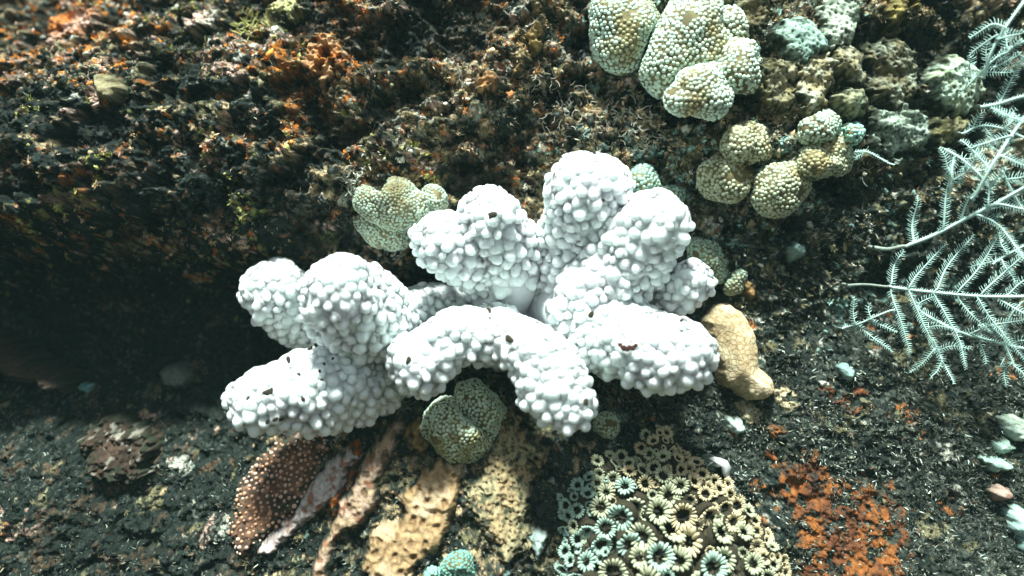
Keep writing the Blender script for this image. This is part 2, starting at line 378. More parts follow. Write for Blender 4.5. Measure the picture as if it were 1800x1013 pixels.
for pts, bare in BR:
    C = spline([list(at(p[0], p[1], p[2] * .001)) + [p[3] * MM * (D - p[2] * .001) / D] for p in pts], NS)
    path, rad = C[:, :3], C[:, 3]
    tdir = path[-1] - path[-2]; tdir /= np.linalg.norm(tdir)
    cap = np.linspace(0, math.pi / 2, 12)[1:]
    path2 = np.vstack([path, path[-1] + tdir * (np.sin(cap) * rad[-1] * 0.95)[:, None]]); rad2 = np.concatenate([rad, rad[-1] * np.maximum(np.cos(cap), 0.02)])
    V, F = tube(path2, rad2, NR)
    nrm = vnormals(V, F)
    V = V + nrm * (vn3(V / 0.022, 5) * 0.0035 + vn3(V / 0.009, 6) * 0.0012)[:, None]
    F = np.vstack([F]); tip = np.arange(len(path2) - 1, len(path2)) * NR
    branches.append(dict(V=V, F=F, N=vnormals(V, F), path=path, rad=rad, bare=bare, n=len(path2)))
def inside_other(P, skip):
    bad = np.zeros(len(P), bool)
    for k, b in enumerate(branches):
        if k == skip: continue
        d = np.linalg.norm(P[:, None, :] - b['path'][None], axis=2) - b['rad'][None] * 0.93
        bad |= d.min(1) < 0
    return bad
bobjs, nod = [], []
for k, b in enumerate(branches):
    bo = obj("branch", make_mesh("branch", b['V'], [b['F']]), M_white, wc); bo.location = -Vector(wc.location); bobjs.append(bo)
    V, F, N = b['V'], b['F'], b['N']
    A = np.linalg.norm(np.cross(V[F[:, 2]] - V[F[:, 0]], V[F[:, 3]] - V[F[:, 1]]), axis=1)
    f = rng.choice(len(F), 5200, p=A / A.sum()); r = rng.random((5200, 2)); r1, r2 = r[:, :1], r[:, 1:]
    P = (V[F[f, 0]] * (1 - r1) + V[F[f, 1]] * r1) * (1 - r2) + (V[F[f, 3]] * (1 - r1) + V[F[f, 2]] * r1) * r2
    n = N[F[f, 0]]; row = F[f, 0] // NR / NS
    dens = 0.02 + 0.98 * sstep(b['bare'], b['bare'] + 0.18, row)
    ok = (~inside_other(P, k)) & (rng.random(5200) < dens) & (n[:, 1] < 0.75)
    P, n, row = P[ok], n[ok], row[ok]; got = np.zeros((0, 3)); keep = []
    for q in range(len(P)):
        sp = (0.0067 if row[q] > 0.35 else 0.0078) * (1.0 + 0.30 * max(0.0, -n[q][2] + 0.15))
        if len(got) and np.min(((got - P[q]) ** 2).sum(1)) < (sp * (0.9 + 0.25 * hsh(np.array(q), np.array(k), np.array(0), 5))) ** 2: continue
        got = np.vstack([got, P[q]]); keep.append(q)
    for q in keep:
        d = n[q] + np.array([0, -0.1, -0.10]) + rng.normal(0, 0.10, 3); d /= np.linalg.norm(d)
        s = 0.0047 * rng.uniform(0.66, 1.2) * (0.85 + 0.15 * min(1, row[q] * 1.6))
        nod.append((k, P[q], d, s, -n[q][1] * s + 0.25 * s * n[q][2]))
print("nodules", len(nod))
nod.sort(key=lambda t: -t[4])
bell = [(0.0, 1.26), (0.24, 1.23), (0.50, 1.12), (0.74, 0.90), (0.88, 0.60), (0.97, 0.34), (1.16, 0.12), (1.46, -0.04), (1.85, -0.26), (1.5, -0.9), (0.0, -1.0)]
nseg = 14
def bell_mesh(j):
    V = [(0, 0, bell[0][1])]
    for r, z in bell[1:-1]: V += [(r * math.cos(2 * math.pi * k / nseg), r * math.sin(2 * math.pi * k / nseg), z) for k in range(nseg)]
    V.append((0, 0, bell[-1][1])); V = np.array(V); nr = len(bell) - 2; last = len(V) - 1
    F = [[0, 1 + k, 1 + (k + 1) % nseg] for k in range(nseg)]
    for r in range(nr - 1):
        o0, o1 = 1 + r * nseg, 1 + (r + 1) * nseg
        for k in range(nseg): F += [[o0 + k, o1 + k, o0 + (k + 1) % nseg], [o0 + (k + 1) % nseg, o1 + k, o1 + (k + 1) % nseg]]
    o0 = 1 + (nr - 1) * nseg; F += [[o0 + k, last, o0 + (k + 1) % nseg] for k in range(nseg)]
    V = V * (1 + 0.12 * vn3(V * 1.3 + j * 7.3, 50 + j))[:, None]; V[:, 0] += V[:, 2] * 0.12 * math.sin(j * 2.1); V[:, 1] += V[:, 2] * 0.12 * math.cos(j * 2.1)
    V[:, 2] *= 0.90 + 0.08 * j
    return V, np.array(F)
nod_me = []
for j in range(5):
    V, nF = bell_mesh(j); m_ = make_mesh("nodule", V, [nF]); m_.materials.append(M_nod); nod_me.append(m_)
bag = Bag(); rest = [[] for _ in range(5)]
for i, (k, P, d, s, _) in enumerate(nod):
    Bm = basis(d[None], np.array([rng.uniform(0, 6.28)]))[0] * s * np.array([1, 1, rng.uniform(0.75, 1.1) * (1.0 - 0.62 * max(0.0, min(1.0, d[2] + 0.20)))])
    T = P - d * s * 0.02
    if i < 300:
        o = bpy.data.objects.new("nodule", nod_me[i % 5]); link(o, bobjs[k])
        M4 = Matrix.Identity(4)
        for a_ in range(3):
            for b_ in range(3): M4[a_][b_] = Bm[a_, b_]
            M4[a_][3] = T[a_]
        o.matrix_local = M4
    else: rest[i % 5].append((Bm, T))
for j in range(5):
    if rest[j]:
        V = np.array([v.co[:] for v in nod_me[j].vertices])
        bag.inst(V, nF, np.array([r[0] for r in rest[j]]), np.array([r[1] for r in rest[j]]), np.ones((len(rest[j]), 3)))
o = obj("nodules", bag.mesh("nodules"), M_nod, wc); o.location = -Vector(wc.location); o["kind"] = "stuff"

def surf_hit(px, py, lim=None):
    """nearest point of the bleached coral (with nodules) seen along a camera ray, by sampling its branches"""
    dr = at(px, py, 0.0) - np.array([0, -D, 0]); dr /= np.linalg.norm(dr); best = None
    for b in branches:
        w_ = b['V'] - np.array([0, -D, 0]); t = w_ @ dr; dd = np.linalg.norm(w_ - t[:, None] * dr, axis=1)
        q = np.where(dd < 0.006)[0]
        if len(q):
            j = q[np.argmin(t[q])]
            if best is None or t[j] < best[0]: best = (t[j], b['N'][j])
    if best is None: return None
    return np.array([0, -D, 0]) + dr * (best[0] - 0.0065), best[1]
sV, sF = ico(2)
def speck(px, py, size, stretch=1.6, mt=M_speck, name="algae_speck"):
    hit = surf_hit(px, py)
    if hit is None: return
    P, n = hit; r = size * MM
    V = sV * (1 + 0.4 * vn3(sV * 1.3 + px, 9))[:, None] * np.array([r * stretch, r, r * 0.45])
    Bm = basis(np.array([[n[0] * .5, -1, n[2] * .5]]), np.array([rng.uniform(0, 3.1)]))[0]
    o = obj(name, make_mesh(name, V @ Bm.T + P, [sF]), mt, wc); o.location = -Vector(wc.location)
for s in [(866, 377, 4.5), (862, 380, 3), (895, 596, 5.5), (470, 690, 5), (476, 688, 3.5), (1040, 553, 4), (718, 634, 4), (860, 546, 3), (1030, 708, 4),
          (533, 702, 3), (436, 700, 2.5), (975, 760, 3), (507, 633, 3.5), (1044, 268, 3), (525, 658, 2.5), (570, 640, 2), (562, 652, 2), (566, 668, 2), (585, 630, 2),
          (545, 612, 3), (555, 607, 2.5), (495, 735, 4), (484, 738, 3.5), (470, 742, 3), (1198, 563, 2.5), (1060, 352, 2.5)]:
    speck(*s)
# the dark red-brown crescent scar
cr = [at(*p, 0.0) for p in []]
for (px, py, sz) in [(1090, 606, 3.2), (1096, 611, 4.2), (1104, 613, 4.2), (1112, 612, 3.6), (1118, 607, 2.8)]:
    speck(px, py, sz, 1.3, M_wound, "scar")

# ------------------------------------------------------------------ lobed pebbly corals
def poisson(P, r):
    cells, keep, r2 = {}, [], r * r; Q = np.floor(P / r).astype(int)
    for i in range(len(P)):
        c = tuple(Q[i]); ok = True; p = P[i]
        for dx in (-1, 0, 1):
            for dy in (-1, 0, 1):
                for dz in (-1, 0, 1):
                    for j in cells.get((c[0] + dx, c[1] + dy, c[2] + dz), ()):
                        q = P[j]
                        if (p[0] - q[0]) ** 2 + (p[1] - q[1]) ** 2 + (p[2] - q[2]) ** 2 < r2: ok = False; break
                    if not ok: break
                if not ok: break
            if not ok: break
        if ok: cells.setdefault(c, []).append(i); keep.append(i)
    return np.array(keep, int)
bdV, bdF = dome(7, 2, 0.72, 0.1)
def lobe(outline, lift=0.004, height=0.03, a=(0.13, 0.11, 0.05), seed=0, lump=0.19, sq=1.0):
    """a swollen lobe with the given photo outline; returns V, F, N"""
    O = np.array(outline, float); c = O.mean(0); d = O - c; th = np.arctan2(d[:, 1], d[:, 0]); r = np.hypot(d[:, 0], d[:, 1])
    o = np.argsort(th); th, r = th[o], r[o]
    n = 56; t = np.linspace(-math.pi, math.pi, n, endpoint=False)
    rr = (1 + 0.07 * vn2(np.cos(t) * 2.2 + seed, np.sin(t) * 2.2, 7)) * np.interp(t, np.concatenate([th - 2 * math.pi, th, th + 2 * math.pi]), np.tile(r, 3))
    for _ in range(2): rr = 0.25 * np.roll(rr, 1) + 0.5 * rr + 0.25 * np.roll(rr, -1)
    u, v = to_uv(c[:1], c[1:2]); h0 = float(h_base(u, v)[0]) + lift
    R = 22; V = []
    for i in range(R + 1):
        ph = (i / R) * math.radians(128); s = math.sin(ph) ** sq if ph < math.pi / 2 else math.sin(ph) ** 0.5
        for k in range(n):
            V.append(at(c[0] + math.cos(t[k]) * rr[k] * s, c[1] + math.sin(t[k]) * rr[k] * s, h0 + height * math.cos(ph)))
    V = np.array(V); i = np.arange(R)[:, None] * n; k = np.arange(n)[None]; k2 = (k + 1) % n
    F = np.stack([i + k, i + n + k, i + n + k2, i + k2], 2).reshape(-1, 4)
    N = vnormals(V, F); sc = math.sqrt(height * rr.mean() * MM)
    if N[n * 6, 1] > 0 and N[:n * 8, 1].mean() > 0: F = F[:, ::-1]; N = -N
    V = V + N * (vn3(V / (sc * 0.8) + seed * 3.1, 60 + seed) * lump * sc + vn3(V / (sc * 0.3), 61 + seed) * lump * 0.35 * sc)[:, None]
    return V, F, vnormals(V, F)
def shade(P, a, b, scale, seed, lo=-0.3, hi=0.3):
    m = sstep(lo, hi, vn3(P / scale, seed) + 0.5 * vn3(P / (scale * .4), seed + 1))[:, None]
    return np.array(a) * (1 - m) + np.array(b) * m
def lobed_coral(name, lobes, label, cat="coral", group=None, bead=7.5, tops=((0.30, 0.27, 0.13), (0.50, 0.66, 0.58)), gapc=(0.12, 0.10, 0.045), grow=None):
    """lobes: (outline, lift, height)"""
    c = np.mean([np.mean(np.array(l[0], float), 0) for l in lobes], 0); u, v = to_uv(c[:1], c[1:2])
    root = empty(name, tuple(at(c[0], c[1], float(h_base(u, v)[0])))); tag(root, label, cat, group)
    for q, l in enumerate(lobes):
        V, F, N = lobe(l[0], l[1], l[2] * 0.85, seed=int(abs(l[0][0][0])) % 50 + q)
        lo = obj("lobe", make_mesh("lobe", V, [F], shade(V, gapc, np.array(gapc) * 1.6, 0.01, 3)), M_lobe, root); lo.location = -Vector(root.location)
        sp = bead * MM * 0.9
        A = np.linalg.norm(np.cross(V[F[:, 2]] - V[F[:, 0]], V[F[:, 3]] - V[F[:, 1]]), axis=1) / 2; A = np.where(N[F[:, 0], 1] < 0.5, A, 0)
        n = int(min(16000, A.sum() / sp ** 2 * 5.0)); f = rng.choice(len(F), n, p=A / A.sum()); r = rng.random((n, 2)); r1, r2 = r[:, :1], r[:, 1:]
        bl = lambda X: (X[F[f, 0]] * (1 - r1) + X[F[f, 1]] * r1) * (1 - r2) + (X[F[f, 3]] * (1 - r1) + X[F[f, 2]] * r1) * r2
        P, Nn = bl(V), bl(N); k = poisson(P, sp * 0.84); P, Nn = P[k], Nn[k]
        # some patches have lost their pebbles
        bare = vn3(P / 0.016, 71 + q) + 0.5 * vn3(P / 0.006, 72); ok = bare > -0.72; P, Nn = P[ok], Nn[ok]
        s = sp * 0.59 * rng.uniform(0.85, 1.12, len(P)); B = basis(Nn, rng.uniform(0, 6.28, len(P))) * s[:, None, None]
        col = shade(P, tops[0], tops[1], 0.024, 80 + q + int(c[0]) % 17, -1.0, -0.05) * rng.uniform(0.75, 1.2, (len(P), 1))
        bg_ = Bag(); bg_.inst(bdV, bdF, B, P - Nn * s[:, None] * 0.1, col)
        g = obj("granules", bg_.mesh("granules"), M_gran, lo); g["kind"] = "stuff"
    return root
lobed_coral("lobed_coral", [
    ([(621, 345), (630, 334), (647, 331), (666, 340), (672, 330), (675, 317), (691, 306), (716, 309), (738, 326), (749, 351), (749, 378), (727, 403), (708, 406), (678, 393), (666, 399), (639, 389), (624, 375)], .012, .030),
    ([(621, 380), (639, 409), (655, 428), (678, 436), (716, 439), (727, 420), (725, 395), (690, 380), (650, 372)], .004, .022),
    ([(747, 331), (771, 328), (791, 351), (785, 367), (760, 375), (748, 362)], .004, .020)],
    "olive green lobed pebbly coral up against the left side of the white coral", bead=5.6, tops=((0.22, 0.20, 0.11), (0.40, 0.48, 0.38)))
lobed_coral("lobed_coral", [
    ([(743, 733), (768, 706), (800, 700), (812, 735), (835, 755), (868, 774), (855, 800), (815, 815), (788, 807), (758, 780)], .014, .036),
    ([(795, 700), (806, 673), (848, 676), (882, 713), (887, 750), (868, 776), (840, 760), (812, 740)], .010, .034)],
    "round two lobed greenish pebbly coral below the arch of the white coral", bead=6.6, tops=((0.32, 0.30, 0.13), (0.55, 0.66, 0.52)))
lobed_coral("lobed_coral", [([(1038, 22), (1042, -5), (1070, -14), (1104, -12), (1140, 5), (1160, 33), (1140, 58), (1130, 88), (1119, 124), (1097, 139), (1071, 128), (1051, 106), (1042, 66)], .006, .036)],
    "pale pebbly coral lobe at the top edge, leftmost of the upper right corals", bead=7.6, tops=((0.36, 0.33, 0.18), (0.52, 0.66, 0.55)))
lobed_coral("lobed_coral", [
    ([(1177, 11), (1210, -14), (1268, -12), (1276, 36), (1301, 69), (1290, 110), (1232, 125), (1188, 155), (1155, 164), (1122, 142), (1130, 95), (1155, 47)], .010, .042),
    ([(1225, 120), (1261, 113), (1283, 135), (1287, 175), (1268, 205), (1232, 215), (1188, 205), (1168, 175), (1184, 150)], .022, .036),
    ([(1268, 85), (1305, 66), (1332, 100), (1330, 140), (1308, 160), (1276, 146)], .004, .026),
    ([(1262, 20), (1290, 12), (1312, 40), (1308, 72), (1280, 76), (1262, 50)], .002, .024)],
    "big pale pebbly coral with a rounded lower bulb at the top right", bead=7.6, tops=((0.38, 0.33, 0.18), (0.56, 0.68, 0.56)))
lobed_coral("lobed_coral", [
    ([(1272, 237), (1298, 215), (1334, 219), (1340, 248), (1322, 282), (1290, 290), (1268, 272)], .006, .028),
    ([(1226, 312), (1256, 274), (1300, 268), (1322, 305), (1312, 340), (1272, 354), (1236, 338)], .004, .028),
    ([(1318, 225), (1345, 222), (1352, 250), (1340, 285), (1316, 292), (1308, 258)], .000, .020)],
    "tan two lobed pebbly coral right of the top of the white coral", bead=7.0, tops=((0.36, 0.29, 0.15), (0.46, 0.48, 0.33)))
lobed_coral("lobed_coral", [
    ([(1400, 226), (1422, 205), (1473, 206), (1478, 235), (1451, 250), (1407, 247)], .004, .024)],
    "small oval green pebbly coral above the bent tan one at the right", bead=7.2, tops=((0.34, 0.33, 0.18), (0.44, 0.56, 0.44)))
lobed_coral("lobed_coral", [
    ([(1389, 282), (1422, 256), (1470, 262), (1484, 284), (1466, 306), (1430, 315), (1400, 312)], .008, .030),
    ([(1375, 292), (1424, 298), (1426, 340), (1392, 364), (1338, 370), (1314, 345), (1326, 312), (1352, 300)], .004, .028),
    ([(1450, 238), (1484, 240), (1498, 268), (1488, 300), (1460, 300), (1440, 268)], .000, .022)],
    "bent tan and green pebbly coral, lowest of the upper right corals", bead=7.0, tops=((0.38, 0.31, 0.15), (0.44, 0.48, 0.34)))
lobed_coral("lobed_coral", [([(1483, 226), (1502, 215), (1518, 226), (1511, 248), (1486, 248)], .004, .016)],
    "tiny teal pebbly knob at the tip of the oval green coral", bead=7.8, tops=((0.22, 0.36, 0.30), (0.36, 0.62, 0.52)))
lobed_coral("lobed_coral", [([(1106, 312), (1125, 292), (1150, 298), (1162, 322), (1140, 340), (1115, 340)], .004, .018)],
    "teal pebbly knob just behind the tallest white branch", bead=7.0, tops=((0.18, 0.26, 0.20), (0.30, 0.46, 0.38)))
lobed_coral("lobed_coral", [([(1150, 338), (1180, 328), (1202, 345), (1197, 372), (1165, 368)], .002, .016)],
    "low teal pebbly coral behind the right white branch tip", bead=6.6, tops=((0.18, 0.24, 0.17), (0.28, 0.42, 0.34)))
lobed_coral("lobed_coral", [
    ([(1212, 428), (1240, 418), (1268, 438), (1284, 472), (1268, 498), (1244, 492), (1226, 462)], .006, .022),
    ([(1274, 515), (1284, 490), (1297, 470), (1311, 478), (1309, 502), (1292, 519)], .004, .016)],
    "green crusty pebbly coral beside the small right hand white branch", bead=6.2, tops=((0.24, 0.23, 0.14), (0.34, 0.44, 0.34)))
lobed_coral("lobed_coral", [([(1048, 738), (1068, 727), (1088, 745), (1086, 766), (1065, 774), (1052, 762)], .006, .018)],
    "small green pebbly knob under the central white foot, touching its right side", bead=6.2, tops=((0.28, 0.28, 0.16), (0.38, 0.46, 0.34)))
lobed_coral("lobed_coral", [
    ([(780, 1000), (790, 981), (812, 975), (832, 988), (837, 1006), (820, 1022), (790, 1022)], .006, .024),
    ([(745, 1010), (757, 998), (774, 1001), (778, 1018), (755, 1026)], .002, .014)],
    "teal round pebbly knob at the bottom edge", bead=5.6, tops=((0.16, 0.34, 0.28), (0.26, 0.58, 0.48)))

# ------------------------------------------------------------------ crusts and mounds that follow the rock
def inside(poly, x, y):
    c = np.zeros(x.shape, bool); j = len(poly) - 1
    for i in range(len(poly)):
        (xi, yi), (xj, yj) = poly[i], poly[j]
        if yi != yj: c ^= ((yi > y) != (yj > y)) & (x < (xj - xi) * (y - yi) / (yj - yi) + xi)
        j = i
    return c
def edge_dist(poly, x, y):
    d = np.full(x.shape, 1e9)
    for i in range(len(poly)):
        ax, ay = poly[i - 1]; bx, by = poly[i]; ex, ey = bx - ax, by - ay; L2 = ex * ex + ey * ey + 1e-9
        t = np.clip(((x - ax) * ex + (y - ay) * ey) / L2, 0, 1); d = np.minimum(d, np.hypot(x - ax - t * ex, y - ay - t * ey))
    return d
def crust(outline, T=0.006, wdt=20, lift=0.005, a=(0.3, 0.2, 0.1), b=None, mode="plain", cell=14, holes=0.0, ragged=7, follow=0.6, fade=14, dil=3, seed=1, step=2.0, rel=1.0, spots=None, c=(0.05, 0.03, 0.015)):
    O = np.array(outline, float); Ou, Ov = to_uv(O[:, 0], O[:, 1]); poly = np.stack([Ou, Ov], 1)
    x = np.arange(Ou.min() - 12, Ou.max() + 12, step); y = np.arange(Ov.min() - 12, Ov.max() + 12, step); X, Y = np.meshgrid(x, y)
    d = edge_dist(poly, X, Y) * np.where(inside(poly, X, Y), 1, -1) + fbm2(X / 16, Y / 16, seed, 4, 0.65) * ragged * 1.3 + dil
    t = np.clip(d / wdt, 0, 1); prof = np.sqrt(np.clip(1 - (1 - t) ** 2, 0, 1))
    h = h_base(X, Y) + follow * detail(X, Y)[0] + lift * np.clip(d / 9, -2.5, 1) + T * prof
    if mode == 'film': h = rock_h(X, Y) + 0.0016 * np.clip(d / 6, -3, 1)
    else: h += fbm2(X / 22, Y / 22, seed + 4, 3) * 0.0035 * rel + fbm2(X / 6, Y / 6, seed + 5, 3, 0.65) * 0.0022 * rel
    b = a if b is None else b; m = sstep(-0.3, 0.3, fbm2(X / 28, Y / 28, seed + 7, 4, 0.6))[..., None]
    col = np.array(a) * (1 - m) + np.array(b) * m
    if spots is not None:
        s_ = sstep(0.25, 0.45, fbm2(X / 12, Y / 12, seed + 9, 3))[..., None]; col = col * (1 - s_) + np.array(spots) * s_
    if mode in ("crater", "porous"):
        wx, wy = X + fbm2(X / 20, Y / 20, seed + 1, 2) * 5, Y + fbm2(X / 20, Y / 20, seed + 2, 2) * 5
        f1, f2, cid = worley2(wx / cell, wy / cell, seed + 3, 0.75)
        if mode == "crater":
            h += (0.0045 * np.exp(-((f1 - 0.36) / 0.17) ** 2) - 0.0045 * np.exp(-(f1 / 0.2) ** 2) - 0.002 * sstep(.5, .75, f1)) * rel
            k = sstep(0.30, 0.14, f1)[..., None] if False else (1 - sstep(0.12, 0.30, f1))[..., None]
        else:
            h -= 0.0016 * (1 - sstep(0.12, 0.3, f1)); k = (1 - sstep(0.15, 0.28, f1))[..., None] * (cid > 0.12)[..., None]
        col = col * (1 - k * 0.85) + np.array(c) * k * 0.85
    if fade:
        k = sstep(-2, fade, d + fbm2(X / 9, Y / 9, seed + 11, 3, 0.65) * fade * 1.3)[..., None]; col = col * k + np.array((0.035, 0.040, 0.026)) * (1 - k)
    if holes: h -= 0.02 * sstep(holes - 0.12, holes + 0.1, fbm2(X / 20, Y / 20, seed + 8, 4, 0.6))
    col = col * (0.8 + 0.35 * fbm2(X / 4, Y / 4, seed + 10, 2))[..., None]
    V = world(X, Y, h); good = d > -7
    ny, nx = X.shape; I = np.arange(nx * ny).reshape(ny, nx)
    q = good[:-1, :-1] & good[1:, :-1] & good[1:, 1:] & good[:-1, 1:]
    F = np.stack([I[:-1, :-1], I[1:, :-1], I[1:, 1:], I[:-1, 1:]], -1)[q]
    used = np.unique(F); rm = np.zeros(nx * ny, int); rm[used] = np.arange(len(used))
    V = V.reshape(-1, 3)[used]; F = rm[F]; N = vnormals(V, F)
    return V, F, col.reshape(-1, 3)[used], N, d.reshape(-1)[used]
def crust_thing(name, outline, label, cat, mt=None, group=None, **kw):
    V, F, col, N, d = crust(outline, **kw)
    o = obj(name, make_mesh(name, V, [F], col), mt or M_crust); tag(o, label, cat, group); return o, V, N, d

crust_thing("tan_coral", [(1233, 563), (1255, 539), (1276, 535), (1301, 553), (1317, 581), (1324, 613), (1324, 642), (1347, 663), (1354, 684), (1336, 697), (1311, 700), (1290, 679), (1262, 672), (1250, 631), (1240, 592)],
    "smooth tan coral finger with a honeycomb skin beside the right white branch", "coral", M_tan, T=0.026, wdt=46, ragged=2, lift=0.010, follow=0.0, fade=0, a=(0.58, 0.45, 0.28), b=(0.68, 0.57, 0.39), rel=0.10, seed=3, step=1.7)
crust_thing("tan_coral", [(1357, 684), (1379, 682), (1396, 694), (1398, 716), (1383, 723), (1366, 708)],
    "small bare tan coral patch right of the foot of the tan finger", "coral", M_tan, T=0.005, wdt=14, ragged=5, mode='film', a=(0.56, 0.50, 0.34), fade=8, rel=0.4, holes=0.4, seed=4)
crust_thing("tan_coral", [(1296, 712), (1320, 706), (1337, 726), (1329, 739), (1304, 737)],
    "small bare tan coral patch just below the foot of the tan finger", "coral", M_tan, T=0.005, wdt=14, ragged=5, mode='film', a=(0.56, 0.50, 0.34), fade=8, rel=0.4, holes=0.4, seed=5)
crust_thing("net_coral", [(1303, 503), (1312, 497), (1325, 503), (1328, 518), (1316, 527), (1304, 520)],
    "tiny brown honeycomb coral above the tan coral finger", "coral", M_tan, T=0.006, wdt=10, ragged=2, a=(0.36, 0.22, 0.10), rel=0.3, seed=6)
# studded pink crust
studs_o, sV_, sN_, sd_ = crust_thing("studded_coral", [(417, 899), (429, 841), (452, 807), (493, 781), (556, 764), (582, 775), (566, 810), (552, 844), (532, 882), (501, 911), (458, 946), (429, 977), (417, 957), (406, 934)],
    "brown crust coral dotted with pale pink studs below the lower left white branch", "coral", T=0.008, wdt=34, lift=0.004, a=(0.05, 0.028, 0.018), b=(0.18, 0.085, 0.045), spots=(0.42, 0.20, 0.11), seed=12, ragged=8, fade=22, follow=0.3)
k = np.where((sd_ > 3) & (sN_[:, 1] < 0.3))[0]; k = rng.permutation(k); k = k[poisson(sV_[k], 8.6 * MM)]
bg_ = Bag(); s = rng.uniform(1.8, 4.0, len(k)) * MM; V6, F6 = dome(8, 3, 1.1, 0.15)
bg_.inst(V6, F6, basis(sN_[k]) * s[:, None, None], sV_[k], shade(sV_[k], (0.62, 0.42, 0.34), (0.50, 0.27, 0.17), 0.01, 5))
o = obj("studs", bg_.mesh("studs"), M_gran, studs_o); o["kind"] = "stuff"
crust_thing("crust_coral", [(618, 786), (632, 797), (614, 821), (600, 859), (562, 888), (539, 917), (510, 934), (478, 966), (455, 969), (475, 943), (524, 896), (545, 862), (574, 818)],
    "pinkish grey crust band along the edge of the studded coral", "coral crust", T=0.006, wdt=16, lift=0.006, follow=0.3, ragged=7, dil=6, fade=8, a=(0.46, 0.37, 0.35), b=(0.58, 0.50, 0.46), spots=(0.36, 0.18, 0.12), seed=14)
crust_thing("ridge_coral", [(695, 743), (707, 727), (706, 750), (698, 772), (680, 804), (668, 836), (663, 882), (640, 908), (604, 930), (587, 951), (576, 1010), (572, 1040), (550, 1040), (556, 998), (568, 963), (591, 922), (602, 882), (629, 844), (643, 807), (666, 772)],
    "long narrow tan coral ridge running from under the white coral to the bottom edge", "coral", T=0.010, wdt=18, lift=0.005, a=(0.40, 0.27, 0.165), b=(0.50, 0.34, 0.25), spots=(0.30, 0.13, 0.07), mode="porous", cell=26, seed=18, ragged=5, follow=0.2, dil=6, rel=0.7, c=(0.14, 0.08, 0.04))
crust_thing("cratered_coral", [(748, 829), (773, 815), (803, 818), (806, 850), (790, 908), (778, 951), (735, 977), (714, 1012), (692, 1036), (655, 1036), (647, 980), (655, 937), (678, 918), (705, 922), (716, 899), (708, 865), (738, 856)],
    "lumpy golden tan coral with brown cratered cups below the round green coral", "coral", T=0.007, wdt=26, lift=0.005, a=(0.40, 0.255, 0.125), b=(0.52, 0.37, 0.23), mode="crater", cell=25, seed=22, rel=0.35, follow=0.25, ragged=8, fade=8, dil=7, c=(0.22, 0.12, 0.05))
crust_thing("dotted_coral", [(862, 790), (890, 738), (912, 758), (954, 784), (948, 817), (926, 847), (927, 908), (924, 951), (889, 977), (866, 941), (840, 915), (830, 874), (826, 847), (858, 817)],
    "yellowish coral crust peppered with dark pores between the round coral and the flower coral", "coral", T=0.005, wdt=26, lift=0.005, a=(0.38, 0.27, 0.14), b=(0.38, 0.32, 0.18), spots=(0.08, 0.08, 0.04), mode="porous", cell=9, seed=25, ragged=14, follow=0.3, fade=20, dil=8, holes=0.6, c=(0.05, 0.025, 0.01))
crust_thing("knobbly_coral", [(718, 752), (735, 740), (744, 760), (752, 782), (742, 796), (726, 788), (716, 770)],
    "small tan and brown cratered coral left of the round green coral", "coral", T=0.010, wdt=16, a=(0.36, 0.22, 0.08), b=(0.48, 0.36, 0.16), seed=28, mode="crater", cell=24)
# sponges
crust_thing("orange_sponge", [(1359, 797), (1388, 805), (1415, 795), (1442, 815), (1489, 839), (1536, 866), (1581, 900), (1601, 941), (1600, 1010), (1590, 1045), (1440, 1045), (1406, 992), (1399, 941), (1401, 908), (1372, 881), (1362, 841)],
    "large mottled orange sponge crust at the lower right", "sponge", T=0.002, wdt=14, lift=0.004, a=(0.12, 0.036, 0.010), b=(0.27, 0.085, 0.014), spots=(0.045, 0.026, 0.016), mode='film', holes=0.30, ragged=22, fade=12, seed=31)
crust_thing("orange_sponge", [(1430, 682), (1462, 674), (1522, 680), (1538, 703), (1502, 725), (1473, 709)],
    "small rusty orange sponge patch above the large orange sponge", "sponge", T=0.003, wdt=12, a=(0.16, 0.045, 0.016), b=(0.30, 0.10, 0.03), mode='film', holes=0.2, ragged=14, seed=33)
crust_thing("orange_sponge", [(1334, 748), (1368, 742), (1390, 760), (1362, 769)],
    "tiny orange sponge patch below the tan coral finger", "sponge", T=0.003, wdt=10, a=(0.20, 0.07, 0.02), b=(0.42, 0.16, 0.03), mode='film', holes=0.3, ragged=9, seed=34)
for (o_, lb) in [([(618, 780), (630, 776), (640, 790), (634, 802), (622, 797)], "bright orange sponge dab at the top end of the pinkish crust band"),
                 ([(618, 815), (630, 806), (626, 845), (616, 858), (608, 852)], "dark red orange sponge strip between the pink crust and the tan ridge"),
                 ([(570, 878), (590, 862), (606, 858), (596, 884), (590, 904), (584, 888)], "glowing orange sponge dab at the lower end of the pink crust band")]:
    crust_thing("orange_sponge", o_, lb, "sponge", T=0.008, wdt=9, a=(0.55, 0.17, 0.015), b=(0.30, 0.06, 0.012), ragged=3, seed=36)
